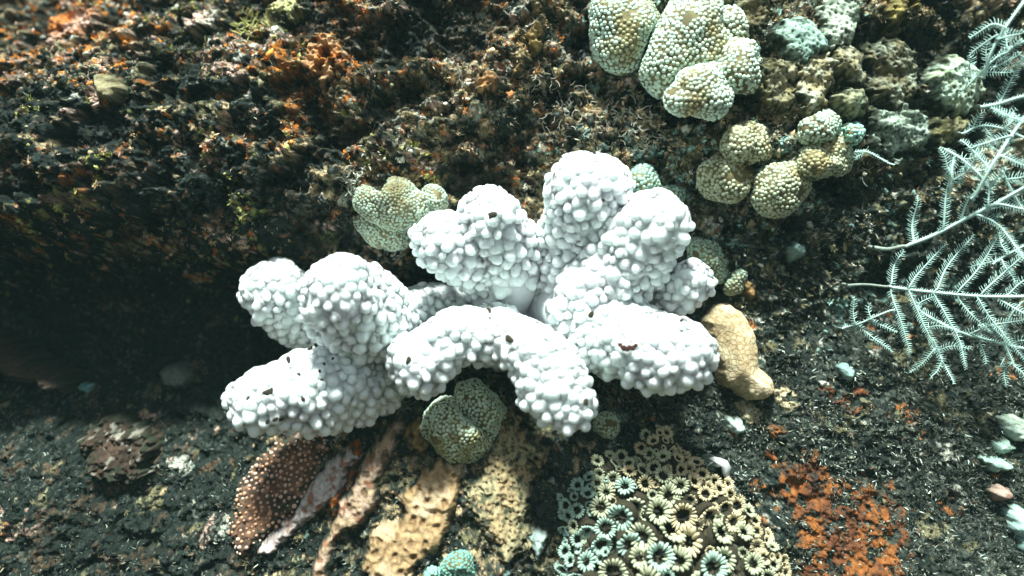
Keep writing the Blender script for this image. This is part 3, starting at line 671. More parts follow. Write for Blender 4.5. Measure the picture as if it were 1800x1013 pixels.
for (o_, lb, a_, b_) in [
    ([(82, 52), (98, 34), (132, 16), (172, 24), (184, 46), (150, 54), (122, 74), (96, 82)], "orange and pink sponge lump at the top left", (0.62, 0.20, 0.03), (0.60, 0.40, 0.32)),
    ([(203, 58), (218, 52), (238, 74), (247, 96), (232, 96), (212, 78)], "narrow bright orange sponge streak in the top left", (0.70, 0.24, 0.02), (0.60, 0.42, 0.30)),
    ([(320, 34), (345, 14), (378, 10), (390, 30), (372, 50), (345, 58), (328, 54)], "pinkish white sponge lump left of the lime tuft", (0.60, 0.42, 0.34), (0.62, 0.56, 0.46)),
    ([(530, 92), (556, 62), (588, 60), (604, 90), (598, 130), (570, 150), (540, 125)], "rough bright orange sponge patch at the top centre left", (0.50, 0.17, 0.03), (0.62, 0.36, 0.18)),
    ([(924, 70), (942, 44), (954, 60), (946, 100), (918, 128), (902, 132), (912, 100)], "ochre sponge strip high in the middle of the wall", (0.34, 0.20, 0.07), (0.46, 0.32, 0.12)),
    ([(836, 146), (858, 130), (880, 140), (886, 158), (866, 168), (842, 160)], "orange tan sponge pad above the middle of the white coral", (0.44, 0.22, 0.08), (0.50, 0.34, 0.16)),
    ([(1728, 8), (1738, -12), (1775, -14), (1786, 8), (1768, 22), (1740, 24)], "blurred pinkish tan sponge lump at the top right edge", (0.40, 0.27, 0.18), (0.52, 0.38, 0.26)),
    ([(1545, 20), (1560, 4), (1600, -4), (1625, 8), (1605, 20), (1570, 50), (1550, 46)], "olive yellow sponge crust right of the top right corals", (0.26, 0.20, 0.06), (0.40, 0.32, 0.10)),
    ([(468, 6), (490, -8), (528, -6), (534, 14), (512, 28), (478, 30)], "pale lime sponge lump at the top edge", (0.50, 0.48, 0.22), (0.58, 0.50, 0.36))]:
    crust_thing("sponge", o_, lb, "sponge", T=0.007, wdt=18, a=a_, b=b_, ragged=12, seed=int(o_[0][0]) % 90 + 2, rel=1.8, lift=0.006, holes=0.34, fade=14, spots=np.array(a_) * 0.25)
# pale sponges of the upper right
for (o_, lb, a_, b_) in [
    ([(1350, 62), (1374, 40), (1414, 36), (1440, 64), (1455, 91), (1414, 111), (1382, 100)], "pale teal spongy lump in the middle of the upper right growth", (0.34, 0.52, 0.42), (0.42, 0.56, 0.46)),
    ([(1431, 15), (1451, -3), (1498, -6), (1508, 33), (1490, 80), (1458, 91), (1440, 58)], "pale grey green spongy lump at the top edge right of the pebbly corals", (0.44, 0.52, 0.40), (0.54, 0.60, 0.48)),
    ([(1455, 92), (1488, 84), (1512, 108), (1520, 150), (1492, 152), (1462, 124)], "tan grey spongy crust below the pale lump at the top edge", (0.36, 0.32, 0.19), (0.46, 0.46, 0.34)),
    ([(1466, 172), (1491, 153), (1518, 170), (1518, 205), (1495, 214), (1472, 196)], "greenish tan spongy knob above the tiny teal knob", (0.30, 0.36, 0.24), (0.42, 0.40, 0.24)),
    ([(1628, 132), (1648, 108), (1685, 104), (1714, 128), (1720, 168), (1702, 200), (1662, 206), (1640, 182)], "round pale green sponge just left of the upper feather fronds", (0.46, 0.54, 0.36), (0.56, 0.70, 0.56)),
    ([(1640, 215), (1680, 208), (1705, 215), (1690, 250), (1650, 262), (1632, 240)], "olive tan sponge crust under the round pale sponge", (0.20, 0.18, 0.08), (0.30, 0.28, 0.16))]:
    crust_thing("pale_sponge", o_, lb, "sponge", M_stone, T=0.011, wdt=40, a=a_, b=b_, ragged=9, follow=0.15, fade=14, mode='porous', cell=9, c=np.array(a_) * 0.25, seed=int(o_[0][0]) % 90 + 3, rel=0.6, lift=0.006, spots=np.array(a_) * 0.45)
for (o_, lb, a_, b_) in [
    ([(1330, 118), (1362, 108), (1400, 122), (1398, 160), (1368, 190), (1336, 172)], "olive tan crust between the big pebbly coral and the dark hollows", (0.22, 0.19, 0.09), (0.34, 0.31, 0.20)),
    ([(1404, 112), (1452, 98), (1466, 140), (1452, 178), (1420, 196), (1398, 168)], "mottled tan crust right of the dark hollows at the upper right", (0.36, 0.30, 0.17), (0.44, 0.46, 0.34)),
    ([(1530, 90), (1570, 72), (1606, 96), (1612, 160), (1578, 190), (1540, 170)], "dull brown green crust left of the round pale sponge", (0.16, 0.14, 0.08), (0.28, 0.30, 0.22)),
    ([(1540, 200), (1590, 190), (1626, 214), (1620, 262), (1570, 280), (1538, 250)], "grey green speckled crust below left of the round pale sponge", (0.22, 0.26, 0.20), (0.36, 0.44, 0.36)),
    ([(1275, 20), (1300, -6), (1345, -4), (1350, 30), (1320, 56), (1288, 48)], "dim tan crust at the top edge beside the big pebbly coral", (0.16, 0.13, 0.07), (0.26, 0.24, 0.15))]:
    crust_thing("pale_sponge", o_, lb, "sponge", M_stone, T=0.007, wdt=40, a=np.array(a_) * 1.2, b=np.array(b_) * 1.2, ragged=16, follow=0.35, fade=18, mode='porous', cell=8, seed=int(o_[0][0]) % 90 + 3, rel=0.8, lift=0.005, dil=8, spots=np.array(a_) * 0.5, c=np.array(a_) * 0.25)
# loose stones, shells, small odd things
for (o_, lb, cat, nm, a_, b_, T_) in [
    ([(1275, 737), (1288, 733), (1301, 739), (1309, 755), (1292, 757), (1280, 748)], "pale teal pebble below the tan coral finger", "pebble", "pebble", (0.42, 0.58, 0.52), (0.52, 0.62, 0.56), .006),
    ([(1766, 898), (1784, 892), (1808, 905), (1812, 925), (1790, 938), (1772, 924)], "pale teal stone at the right edge near the bottom", "stone", "pale_stone", (0.40, 0.60, 0.54), (0.46, 0.64, 0.58), .010),
    ([(1788, 946), (1803, 938), (1815, 958), (1798, 972), (1788, 960)], "bluish grey stone below the pale teal one at the right edge", "stone", "pale_stone", (0.28, 0.46, 0.46), (0.32, 0.5, 0.46), .008),
    ([(1750, 734), (1775, 728), (1803, 745), (1806, 768), (1775, 770), (1758, 752)], "pale green crusty stone high on the right edge below the fronds", "stone", "pale_stone", (0.46, 0.54, 0.42), (0.52, 0.64, 0.54), .006),
    ([(1742, 776), (1762, 772), (1775, 786), (1758, 795), (1744, 790)], "small pale teal crust patch left of the right edge stones", "stone", "pale_stone", (0.34, 0.50, 0.42), (0.44, 0.60, 0.50), .004),
    ([(1718, 802), (1742, 806), (1772, 814), (1764, 826), (1736, 822)], "thin pale teal crust sliver, lowest of the right edge crusts", "stone", "pale_stone", (0.34, 0.50, 0.42), (0.44, 0.60, 0.50), .004),
    ([(1738, 862), (1752, 852), (1768, 858), (1766, 872), (1748, 874)], "small pink lump near the right edge", "lump", "pink_lump", (0.38, 0.22, 0.17), (0.46, 0.32, 0.26), .008),
    ([(990, 905), (1003, 900), (1008, 925), (1002, 942), (993, 936), (996, 920)], "thin pale blue fragment at the left edge of the flower coral", "fragment", "shell_fragment", (0.24, 0.46, 0.48), (0.34, 0.56, 0.56), .006),
    ([(932, 940), (944, 932), (958, 938), (956, 962), (944, 978), (934, 960)], "whitish ragged fragment beside the bottom of the dotted coral", "fragment", "shell_fragment", (0.24, 0.32, 0.30), (0.36, 0.44, 0.40), .004),
    ([(118, 668), (140, 665), (164, 676), (160, 686), (134, 682)], "teal sliver at the tip of the dark slanting ledge", "fragment", "shell_fragment", (0.16, 0.40, 0.36), (0.26, 0.50, 0.46), .006),
    ([(1470, 645), (1482, 638), (1494, 652), (1490, 668), (1478, 660)], "grey teal shell fragment between the tan finger and the fronds", "fragment", "shell_fragment", (0.26, 0.40, 0.36), (0.34, 0.46, 0.42), .004),
    ([(1382, 436), (1396, 426), (1410, 434), (1408, 450), (1390, 456)], "small grey teal lump in the dark right of the white coral", "lump", "teal_lump", (0.18, 0.28, 0.25), (0.28, 0.40, 0.36), .006),
    ([(176, 140), (190, 134), (210, 140), (216, 158), (204, 176), (184, 176), (176, 160)], "round tan cup coral in the upper left wall", "coral", "cup_coral", (0.20, 0.17, 0.09), (0.30, 0.26, 0.15), .006),
    ([(156, 785), (170, 750), (200, 728), (232, 726), (262, 750), (275, 785), (262, 822), (232, 838), (196, 836), (168, 818)], "reddish brown lump with whitish crust in the lower left", "lump", "crusted_lump", (0.045, 0.030, 0.022), (0.08, 0.05, 0.036), .008),
    ([(294, 655), (305, 640), (325, 638), (345, 650), (348, 668), (330, 680), (305, 678)], "dim grey clam shaped lump in the dark left of the white coral", "shell", "clam", (0.09, 0.10, 0.085), (0.13, 0.14, 0.12), .014)]:
    sp = (0.30, 0.27, 0.22) if nm == "crusted_lump" else None
    crust_thing(nm, o_, lb, cat, M_stone, T=T_ + .002, wdt=12, a=a_, b=b_, ragged=18 if nm == 'crusted_lump' else 5, follow=1.0 if nm == 'crusted_lump' else 0.25, fade=26 if nm == 'crusted_lump' else 4, seed=int(o_[0][0]) % 80 + 5, rel=2.2 if nm == 'crusted_lump' else 0.6, lift=0.006, spots=sp)
crust_thing("rock_ledge", [(-60, 570), (0, 578), (35, 592), (75, 610), (112, 636), (156, 668), (146, 684), (92, 668), (44, 652), (0, 640), (-60, 650)],
    "slanting dark red brown rock ledge at the left edge of the crevice", "rock ledge", T=0.050, wdt=30, a=(0.07, 0.042, 0.03), b=(0.09, 0.06, 0.045), ragged=6, seed=61, lift=0.01, rel=1.5)

# white broken shell: a curved ragged plate
def plate(name, pts, label, cat, mt, th=0.0012, hgt=0.006):
    O = np.array(pts, float); c = O.mean(0); u, v = to_uv(c[:1], c[1:2]); h0 = float(h_base(u, v)[0]) + 0.007
    n = len(O); V = [at(c[0], c[1], h0 + hgt)] + [at(c[0] + (p[0] - c[0]) * .55, c[1] + (p[1] - c[1]) * .55, h0 + hgt * .8) for p in O] + [at(p[0], p[1], h0) for p in O]
    V = np.array(V); m = len(V); F = [[0, 1 + k, 1 + (k + 1) % n] for k in range(n)]
    for k in range(n): F += [[1 + k, 1 + n + k, 1 + n + (k + 1) % n], [1 + k, 1 + n + (k + 1) % n, 1 + (k + 1) % n]]
    F = np.array(F); Vb = V + np.array([0, th, 0]); R = [[1 + n + k, m + 1 + n + k, m + 1 + n + (k + 1) % n] for k in range(n)] + [[1 + n + k, m + 1 + n + (k + 1) % n, 1 + n + (k + 1) % n] for k in range(n)]
    o = obj(name, make_mesh(name, np.vstack([V, Vb]), [np.vstack([F, F[:, ::-1] + m, np.array(R)])], np.full((2 * m, 3), 0.8), False), mt); tag(o, label, cat); return o
plate("shell_fragment", [(1246, 806), (1256, 812), (1250, 818), (1262, 822), (1270, 818), (1274, 828), (1272, 838), (1278, 843), (1282, 838), (1285, 822), (1279, 810), (1266, 805), (1256, 803)],
      "bright white broken shell piece at the upper right of the flower coral", "shell", M_nod)

# ------------------------------------------------------------------ flower coral with petal-like septa
fl, fV, fN, fd = crust_thing("flower_coral", [(993, 869), (1010, 850), (1042, 835), (1047, 808), (1088, 806), (1128, 818), (1134, 772), (1152, 750), (1171, 768), (1187, 794), (1225, 819), (1241, 838), (1273, 852), (1305, 884), (1330, 922), (1340, 956), (1370, 990), (1376, 1030), (1340, 1110), (1150, 1130), (1020, 1090), (985, 1010), (998, 940)],
    "cream and teal coral of flower shaped cups at the bottom right of centre", "coral", T=0.024, wdt=110, lift=0.004, a=(0.028, 0.027, 0.015), b=(0.055, 0.045, 0.024), ragged=8, seed=41)
pV, pF = dome(6, 3, 1.0, 0.35)
def corallite_mesh(nsep, seed):
    """unit cup: rim radius 1, petals round a sunken mouth"""
    r_ = np.random.default_rng(seed); b = Bag(); th = (np.arange(nsep) + r_.uniform(-.18, .18, nsep)) / nsep * 2 * math.pi
    op = [0.0, 0.03, 0.06, -0.03][seed - 3]; L = r_.uniform(0.33, 0.43, nsep) + op; W = math.pi * 0.74 / nsep * r_.uniform(0.8, 1.2, nsep); R = r_.uniform(0.66, 0.78, nsep) - op * 0.8
    rad = np.stack([np.cos(th), np.sin(th), np.zeros(nsep)], 1); tan_ = np.stack([-np.sin(th), np.cos(th), np.zeros(nsep)], 1)
    axr = rad * r_.uniform(.65, .95, (nsep, 1)) + np.array([0, 0, 0.62]) * r_.uniform(.6, 1.1, (nsep, 1)); up = np.cross(axr, tan_); up = up * np.sign(up[:, 2:3])
    M = np.stack([axr * L[:, None], tan_ * W[:, None], up * (W * 1.25)[:, None]], 2)
    b.inst(pV, pF, M, rad * R[:, None] + np.array([0, 0, 0.30]), np.ones((nsep, 3)) * r_.uniform(0.8, 1.1, (nsep, 1)))
    return b
def wall_mesh(seed):
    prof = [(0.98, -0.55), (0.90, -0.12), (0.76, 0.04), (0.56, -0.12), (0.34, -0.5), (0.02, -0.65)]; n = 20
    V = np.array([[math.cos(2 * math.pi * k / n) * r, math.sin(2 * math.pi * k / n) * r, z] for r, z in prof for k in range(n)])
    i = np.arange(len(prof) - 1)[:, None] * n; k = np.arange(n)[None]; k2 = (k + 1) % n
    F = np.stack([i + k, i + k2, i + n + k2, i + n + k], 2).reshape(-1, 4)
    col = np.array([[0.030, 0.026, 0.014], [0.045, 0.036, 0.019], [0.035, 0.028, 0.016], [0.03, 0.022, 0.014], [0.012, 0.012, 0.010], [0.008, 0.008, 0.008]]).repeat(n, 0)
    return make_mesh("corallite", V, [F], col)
walls = []
for j in range(2):
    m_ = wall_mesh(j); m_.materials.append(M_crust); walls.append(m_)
seps = {}
pal = [(0.54, 0.45, 0.28), (0.42, 0.43, 0.29), (0.34, 0.46, 0.38)]
for j in range(4):
    for q, pc in enumerate(pal):
        b = corallite_mesh([17, 20, 15, 21][j], j + 3); b.C = [c_ * np.array(pc) * (0.9 + 0.05 * j) for c_ in b.C]
        m_ = b.mesh("septa"); m_.materials.append(M_gran); seps[(j, q)] = m_
cand = np.where((fd > 2) & (fV[:, 2] > -0.31))[0]; cand = rng.permutation(cand); placed = []
for grow in (0.95, 0.84, 0.70, 0.52, 0.40):
    for i in cand[:6000]:
        P = fV[i]; u = P[0] / MM + U0; v = V0 - P[2] / MM
        r = float(12.5 + 12.5 * sstep(8, 80, np.array(fd[i]))) * rng.uniform(0.92, 1.06) * grow
        if all((P[0] - p[0][0]) ** 2 + (P[1] - p[0][1]) ** 2 + (P[2] - p[0][2]) ** 2 > ((r + p[1]) * MM * 0.77) ** 2 for p in placed): placed.append((P, r, i, u, v))
print("corallites", len(placed))
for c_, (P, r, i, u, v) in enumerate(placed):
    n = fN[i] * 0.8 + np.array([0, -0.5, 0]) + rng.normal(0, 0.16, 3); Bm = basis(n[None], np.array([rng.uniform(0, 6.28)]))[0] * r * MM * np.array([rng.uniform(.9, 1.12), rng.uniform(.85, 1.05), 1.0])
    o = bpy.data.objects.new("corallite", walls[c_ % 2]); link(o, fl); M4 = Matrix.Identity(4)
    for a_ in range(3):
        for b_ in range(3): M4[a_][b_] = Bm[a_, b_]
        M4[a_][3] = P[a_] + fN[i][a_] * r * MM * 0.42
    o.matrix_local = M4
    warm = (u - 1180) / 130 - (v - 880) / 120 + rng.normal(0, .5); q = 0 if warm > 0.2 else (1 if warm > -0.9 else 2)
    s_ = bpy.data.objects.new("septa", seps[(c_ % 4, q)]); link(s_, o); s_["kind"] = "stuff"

# ------------------------------------------------------------------ feather hydroids
def frond(stem, brs, label, base, tilt=0.055, r0=2.8, stalk=None, plen=12, dens=3.6):
    r0 *= 0.66
    H = lambda px, py: base + (px - 1500) / 300.0 * tilt + 0.006 * math.sin(py / 37.0)
    root = empty("feather_hydroid", tuple(at(stem[0][0], stem[0][1], H(*stem[0])))); tag(root, label, "hydroid", "feather hydroids on the right side")
    off = -Vector(root.location)
    def line(pts, ra, rb, name, mt, parent, pins=True, pl=plen, wob=0.0):
        P = spline([at(p[0], p[1], H(*p)) for p in pts], max(10, 6 * len(pts))); ph = rng.uniform(0, 6.28); P[1:-1] += np.stack([np.sin(np.linspace(0, 5, len(P)) + ph), np.sin(np.linspace(0, 4, len(P)) + 2 * ph) * 2, np.cos(np.linspace(0, 6, len(P)) + ph)], 1)[1:-1] * 1.3 * MM
        if wob: P[1:, 1] -= np.linspace(0, wob, len(P))[1:]
        V, F = tube(P, np.linspace(ra, rb, len(P)) * MM, 6); o = obj(name, make_mesh(name, V, [F]), mt, parent)
        if parent is root: o.location = off
        if pins:
            seg = np.linalg.norm(np.diff(P, axis=0), axis=1); s = np.concatenate([[0], np.cumsum(seg)]); n = int(s[-1] / (dens * MM))
            t = np.linspace(0.03, 1, max(n, 4)) * s[-1]; Q = np.stack([np.interp(t, s, P[:, k]) for k in range(3)], 1)
            T = np.stack([np.interp(t, s, np.gradient(P[:, k], s + 1e-9 * np.arange(len(s)))) for k in range(3)], 1); T /= np.linalg.norm(T, axis=1, keepdims=True)
            side = np.cross(T, np.array([0, 1.0, 0])); side /= np.linalg.norm(side, axis=1, keepdims=True); bg_ = Bag()
            for sg in (-1, 1):
                nn = len(Q); d1 = side * sg * 0.92 + T * rng.uniform(.22, .42, (nn, 1)) + np.array([0, -1.0, 0]) * rng.normal(0.05, 0.10, (nn, 1)); d1 /= np.linalg.norm(d1, axis=1, keepdims=True)
                L = pl * MM * rng.uniform(.7, 1.1, nn) * (rng.random(nn) > .04) * np.clip(1.15 - 0.75 * (t / s[-1]) ** 3, .3, 1); d2 = d1 + T * 0.22
                a0, a1, a2 = Q, Q + d1 * L[:, None] * .5, Q + d1 * L[:, None] * .5 + d2 * L[:, None] * .5
                w0 = 0.80 * MM; z = np.array([0, 0, 0]); e1 = np.cross(d1, np.array([0, 1.0, 0])); e1 /= np.linalg.norm(e1, axis=1, keepdims=True); e2 = np.cross(d1, e1)
                VV = np.stack([a0 + e1 * w0, a0 - e1 * w0 * .5 + e2 * w0 * .87, a0 - e1 * w0 * .5 - e2 * w0 * .87, a1 + e1 * w0 * .8, a1 - e1 * w0 * .4 + e2 * w0 * .7, a1 - e1 * w0 * .4 - e2 * w0 * .7, a2], 1)
                F0 = np.array([[0, 1, 4], [0, 4, 3], [1, 2, 5], [1, 5, 4], [2, 0, 3], [2, 3, 5], [3, 4, 6], [4, 5, 6], [5, 3, 6]])
                Fi = (F0[None] + (np.arange(nn) * 7)[:, None, None]).reshape(-1, 3); bg_.add(VV.reshape(-1, 3), Fi, np.ones(3))
            po = obj("pinnules", bg_.mesh("pinnules"), M_hydp, o); po["kind"] = "stuff"
        return o
    q0 = (stalk or stem)[0]; uu, vv = to_uv(np.array([q0[0] - 9.0]), np.array([q0[1] + 5.0])); foot = at(q0[0] - 9, q0[1] + 5, float(h_base(uu, vv)[0]) - 0.004); top = at(q0[0], q0[1], H(*q0))
    Pf = spline([foot, foot * .5 + top * .5 + np.array([-.001, 0, .002]), top], 10); V, F = tube(Pf, np.linspace(r0 * 1.5, r0, 10) * MM, 6); o = obj("holdfast", make_mesh("holdfast", V, [F]), M_stalk, root); o.location = off
    if stalk: line(stalk, r0 * 1.3, r0, "stalk", M_stalk, root, False)
    line(stem, r0, r0 * .9, "stem", M_hyd, root, True, plen * .55)
    for b in brs: line(b, r0 * .62, r0 * .30, "branch", M_hyd, root, True, plen, rng.uniform(-.004, .008))
frond([(1562, 503), (1640, 514), (1720, 522), (1800, 521), (1880, 512)], [
    [(1565, 500), (1571, 468), (1582, 440)], [(1597, 507), (1612, 480), (1660, 430)], [(1643, 512), (1668, 470), (1714, 413)], [(1683, 515), (1712, 475), (1757, 403)], [(1725, 517), (1765, 478), (1812, 440)], [(1768, 520), (1800, 495), (1840, 470)],
    [(1566, 508), (1580, 555), (1597, 628)], [(1597, 511), (1630, 580), (1650, 622), (1676, 674)], [(1640, 516), (1668, 565), (1685, 600), (1693, 648)], [(1683, 519), (1715, 560), (1745, 586)], [(1717, 522), (1750, 570), (1805, 640)], [(1755, 523), (1800, 555), (1840, 570)]],
    "wide pale teal feather frond with a straight stalk, right of the tan coral finger", 0.012, stalk=[(1488, 501), (1525, 502), (1562, 503)], r0=3.4)
frond([(1592, 434), (1640, 415), (1700, 382), (1760, 352), (1830, 315)], [
    [(1610, 428), (1606, 390), (1615, 345)], [(1655, 408), (1663, 350), (1670, 305)], [(1690, 388), (1705, 350), (1722, 325)], [(1735, 365), (1748, 330)], [(1715, 378), (1755, 398), (1790, 450)], [(1750, 360), (1790, 366), (1840, 368)]],
    "thick stemmed teal feather frond curving up to the right edge above the wide one", 0.022, stalk=[(1535, 436), (1565, 437), (1592, 434)], r0=4.6)
frond([(1708, 350), (1738, 300), (1761, 268), (1795, 218), (1830, 165)], [
    [(1738, 295), (1715, 272), (1685, 248)], [(1758, 273), (1780, 284), (1815, 292)], [(1780, 240), (1745, 246), (1704, 262)], [(1741, 335), (1752, 315), (1765, 295)], [(1800, 215), (1770, 205), (1738, 192)]],
    "slanting teal feather frond on the right edge under the round pale sponge", 0.030, r0=3.6)
frond([(1760, 300), (1775, 330), (1800, 372), (1840, 420)], [[(1768, 318), (1790, 312), (1822, 300)], [(1780, 340), (1760, 362), (1738, 372)], [(1792, 360), (1810, 350), (1840, 345)], [(1765, 310), (1745, 318), (1728, 330)]],
    "fine feather frond hanging down the right edge between the slanting and thick stemmed ones", 0.010, r0=2.6, plen=12)
frond([(1745, 465), (1775, 445), (1815, 425), (1860, 415)], [[(1760, 455), (1772, 475), (1786, 500)], [(1785, 440), (1800, 462), (1822, 480)], [(1770, 448), (1762, 428), (1760, 408)], [(1752, 460), (1730, 462), (1705, 470)]],
    "faint feather frond behind the upper branches of the wide frond", -0.004, r0=2.6, plen=12)
frond([(1780, 640), (1765, 600), (1775, 560), (1800, 530)], [[(1768, 610), (1790, 600), (1815, 600)], [(1766, 592), (1745, 580), (1722, 572)], [(1778, 635), (1770, 655), (1772, 680)], [(1780, 640), (1800, 660), (1815, 690)]],
    "upright faint feather frond at the right edge below the wide stem", 0.000, r0=2.6, plen=12)
frond([(1690, 235), (1720, 222), (1760, 226), (1810, 245)], [[(1705, 228), (1712, 212), (1722, 200)], [(1730, 223), (1742, 240), (1750, 262)], [(1765, 228), (1778, 212), (1788, 192)]],
    "dim feather frond under the round pale sponge", 0.012, r0=2.4, plen=12)
frond([(1690, 160), (1722, 128), (1762, 96), (1815, 66)], [[(1712, 138), (1706, 118), (1704, 98)], [(1735, 116), (1730, 96), (1734, 76)], [(1725, 126), (1748, 130), (1775, 128)], [(1752, 102), (1775, 108), (1802, 112)], [(1770, 90), (1768, 70), (1772, 50)]],
    "pale feather frond rising from the round pale sponge to the right edge", 0.014, r0=2.8, plen=13)
frond([(1660, 262), (1690, 280), (1725, 312), (1745, 340)], [[(1680, 273), (1672, 292), (1660, 312)], [(1700, 288), (1690, 308), (1684, 332)], [(1690, 280), (1710, 276), (1730, 266)], [(1712, 300), (1735, 296), (1752, 286)]],
    "drooping pale feather frond between the forked sprig and the slanting frond", 0.016, r0=2.6, plen=13)
frond([(1667, 345), (1671, 315), (1678, 276)], [[(1671, 300), (1655, 278), (1643, 264)], [(1673, 320), (1695, 302), (1714, 277)]],
    "small forked feather sprig left of the slanting frond", 0.020, r0=2.6, plen=12)
frond([(1729, 138), (1748, 87), (1781, 30), (1812, -20)], [[(1752, 70), (1775, 66), (1790, 60)], [(1756, 100), (1780, 84), (1800, 68)], [(1745, 118), (1770, 110), (1795, 92)], [(1768, 50), (1740, 46), (1715, 58), (1700, 70)], [(1755, 62), (1725, 78), (1705, 98)]],
    "bushy teal feather frond in the top right corner", 0.030, r0=3.8)
frond([(1724, 188), (1762, 180), (1800, 171), (1850, 160)], [[(1758, 180), (1775, 145), (1804, 96)], [(1745, 188), (1768, 205), (1795, 216)]],
    "level teal feather frond just right of the round pale sponge", 0.028, r0=3.6)
frond([(1480, 578), (1520, 564), (1572, 545)], [[(1503, 569), (1502, 548), (1500, 524)], [(1530, 560), (1528, 545), (1529, 534)], [(1506, 571), (1535, 595), (1562, 618)], [(1531, 562), (1550, 573), (1572, 584)]],
    "small separate feather sprig low left of the wide frond", 0.014, r0=2.2, plen=9)
frond([(1620, 548), (1680, 582), (1740, 600), (1800, 612), (1850, 615)], [[(1724, 598), (1728, 620), (1732, 642)], [(1776, 606), (1765, 625), (1751, 646)], [(1645, 566), (1612, 540), (1640, 520)], [(1700, 590), (1745, 570), (1800, 560)]],
    "dim feather frond hanging behind the lower branches of the wide frond", -0.002, r0=3.4, plen=12)
frond([(1655, 632), (1647, 614), (1640, 596)], [[(1645, 613), (1620, 634), (1594, 654)], [(1648, 614), (1676, 610), (1706, 613)], [(1656, 634), (1645, 652), (1632, 664)], [(1632, 576), (1650, 574), (1667, 575)]],
    "tiny feather sprig crossing the lowest branch tips of the wide frond", 0.016, r0=2.0, plen=10)
frond([(1502, 268), (1530, 270), (1572, 290)], [[(1520, 268), (1510, 272), (1500, 282)]],
    "lone little feather sprig in the dark hollow left of the fronds", 0.025, r0=1.8, plen=9)

def curls(name, spots, label, cat, colr, ln=14, rad=1.0, curl=2.6):
    bg_ = Bag()
    xy = np.concatenate([np.array([[px, py]]) + rng.normal(0, spr, (n_, 2)) for (px, py, n_, spr) in spots]); u, v = to_uv(xy[:, 0], xy[:, 1], rock_h); W0 = world(u, v, rock_h(u, v))
    for p0 in W0:
        if True:
            a_ = rng.uniform(0, 6.28); k = 9; th = a_ + np.linspace(0, rng.uniform(.4, 1) * curl * rng.choice([-1, 1]), k); st = ln * rng.uniform(.6, 1.2) * MM / k
            path = p0 + np.cumsum(np.stack([np.cos(th), np.full(k, -0.45 + rng.normal(0, .2)), np.sin(th)], 1) * st, 0)
            V, F = tube(path, np.linspace(rad, rad * .5, k) * MM, 5); bg_.add(V, F, np.array(colr) * rng.uniform(.6, 1.15))
    return tag(obj(name, bg_.mesh(name), M_turf), label, cat)
curls("curly_algae", [(612, 322, 34, 8), (622, 300, 22, 7), (632, 334, 10, 4)], "pale curly algae clump at the left edge of the olive lobed coral", "algae", (0.62, 0.62, 0.52), 16, 1.1)
curls("curly_algae", [(690, 440, 10, 5), (702, 448, 6, 4)], "small pale curls hanging under the olive lobed coral", "algae", (0.55, 0.58, 0.50), 14, 1.0)
curls("algae_tuft", [(436, 46, 44, 9), (442, 34, 20, 7)], "lime yellow algae tuft in the upper left wall", "algae", (0.46, 0.46, 0.16), 17, 1.4, 1.2)
curls("algae_tuft", [(480, 42, 60, 3)], "pale yellow algae curl right of the lime tuft", "algae", (0.54, 0.50, 0.26), 20, 1.8, 1.8)
curls("curly_algae", [(1500, 268, 10, 8), (1515, 285, 8, 7)], "thin pale threads at the base of the lone sprig in the dark hollow", "algae", (0.46, 0.58, 0.52), 22, 0.8, 2.0)
curls("curly_algae", [(955, 150, 60, 26), (1010, 210, 70, 28), (1130, 235, 60, 24), (1080, 200, 60, 30)], "thready pale algae between the white coral top and the pebbly corals", "algae", (0.50, 0.48, 0.40), 18, 0.8, 2.2)
curls("curly_algae", [(660, 690, 30, 14), (690, 705, 40, 14), (705, 720, 26, 9)], "tangled pale threads under the left foot of the white arch", "algae", (0.42, 0.40, 0.34), 20, 0.8, 2.0)

# ------------------------------------------------------------------ small growth nobody could count: knobs and turf
PX = lambda n: (rng.uniform(-140, 1920, n), rng.uniform(-110, 1060, n))
eps = 2.0
def rock_frame(u, v):
    h = rock_h(u, v); hu = (h_base(u + 6, v) - h_base(u - 6, v)) / (12 * MM); hv = (h_base(u, v + 6) - h_base(u, v - 6)) / (12 * MM)
    n = np.stack([-hu, -np.ones_like(u), hv], 1)          # (x right, -y to camera, z up); v grows downwards
    return world(u, v, h), n / np.linalg.norm(n, axis=1, keepdims=True)
N_L = 2600
u, v = PX(N_L * 3); keep = rng.random(len(u)) < np.clip(upper(u, v) * 0.75 + 0.12, 0, 1) * (1 - 0.9 * np.exp(-((u - 250) / 380) ** 2 - ((v - 590) / 110) ** 2)); u, v = u[keep][:N_L], v[keep][:N_L]
P, n = rock_frame(u, v); col = pick(u, v, np.clip(.5 + 1.0 * fbm2(u / 48, v / 40, 601, 3, .6) + rng.normal(0, .16, len(u)), 0, .999), 1.5) * rng.uniform(.6, 1.3, (len(u), 1)) * (0.25 + patch(u, v))[:, None]; s = rng.gamma(3.0, 1.0, len(u)).clip(1.4, 7) * MM * np.where(v > 500, 0.7, 1.0)
bg_ = Bag(); iV, iF = ico(2)
for j in range(6):
    m = np.arange(len(u)) % 6 == j; V = iV * (1 + 0.8 * vn3(iV * 1.7 + j * 5, 90 + j))[:, None] * np.array([1.3, rng.uniform(.5, .9), 0.7])
    bg_.inst(V, iF, basis(n[m] + rng.normal(0, .3, (m.sum(), 3)), rng.uniform(0, 6.28, m.sum())) * s[m][:, None, None], P[m] + n[m] * (s[m] * .1)[:, None], col[m])
tag(obj("encrusting_growth", bg_.mesh("encrusting_growth"), M_lump), "tiny multicoloured sponge and algae knobs crusting the rock", "growth", kind="stuff")
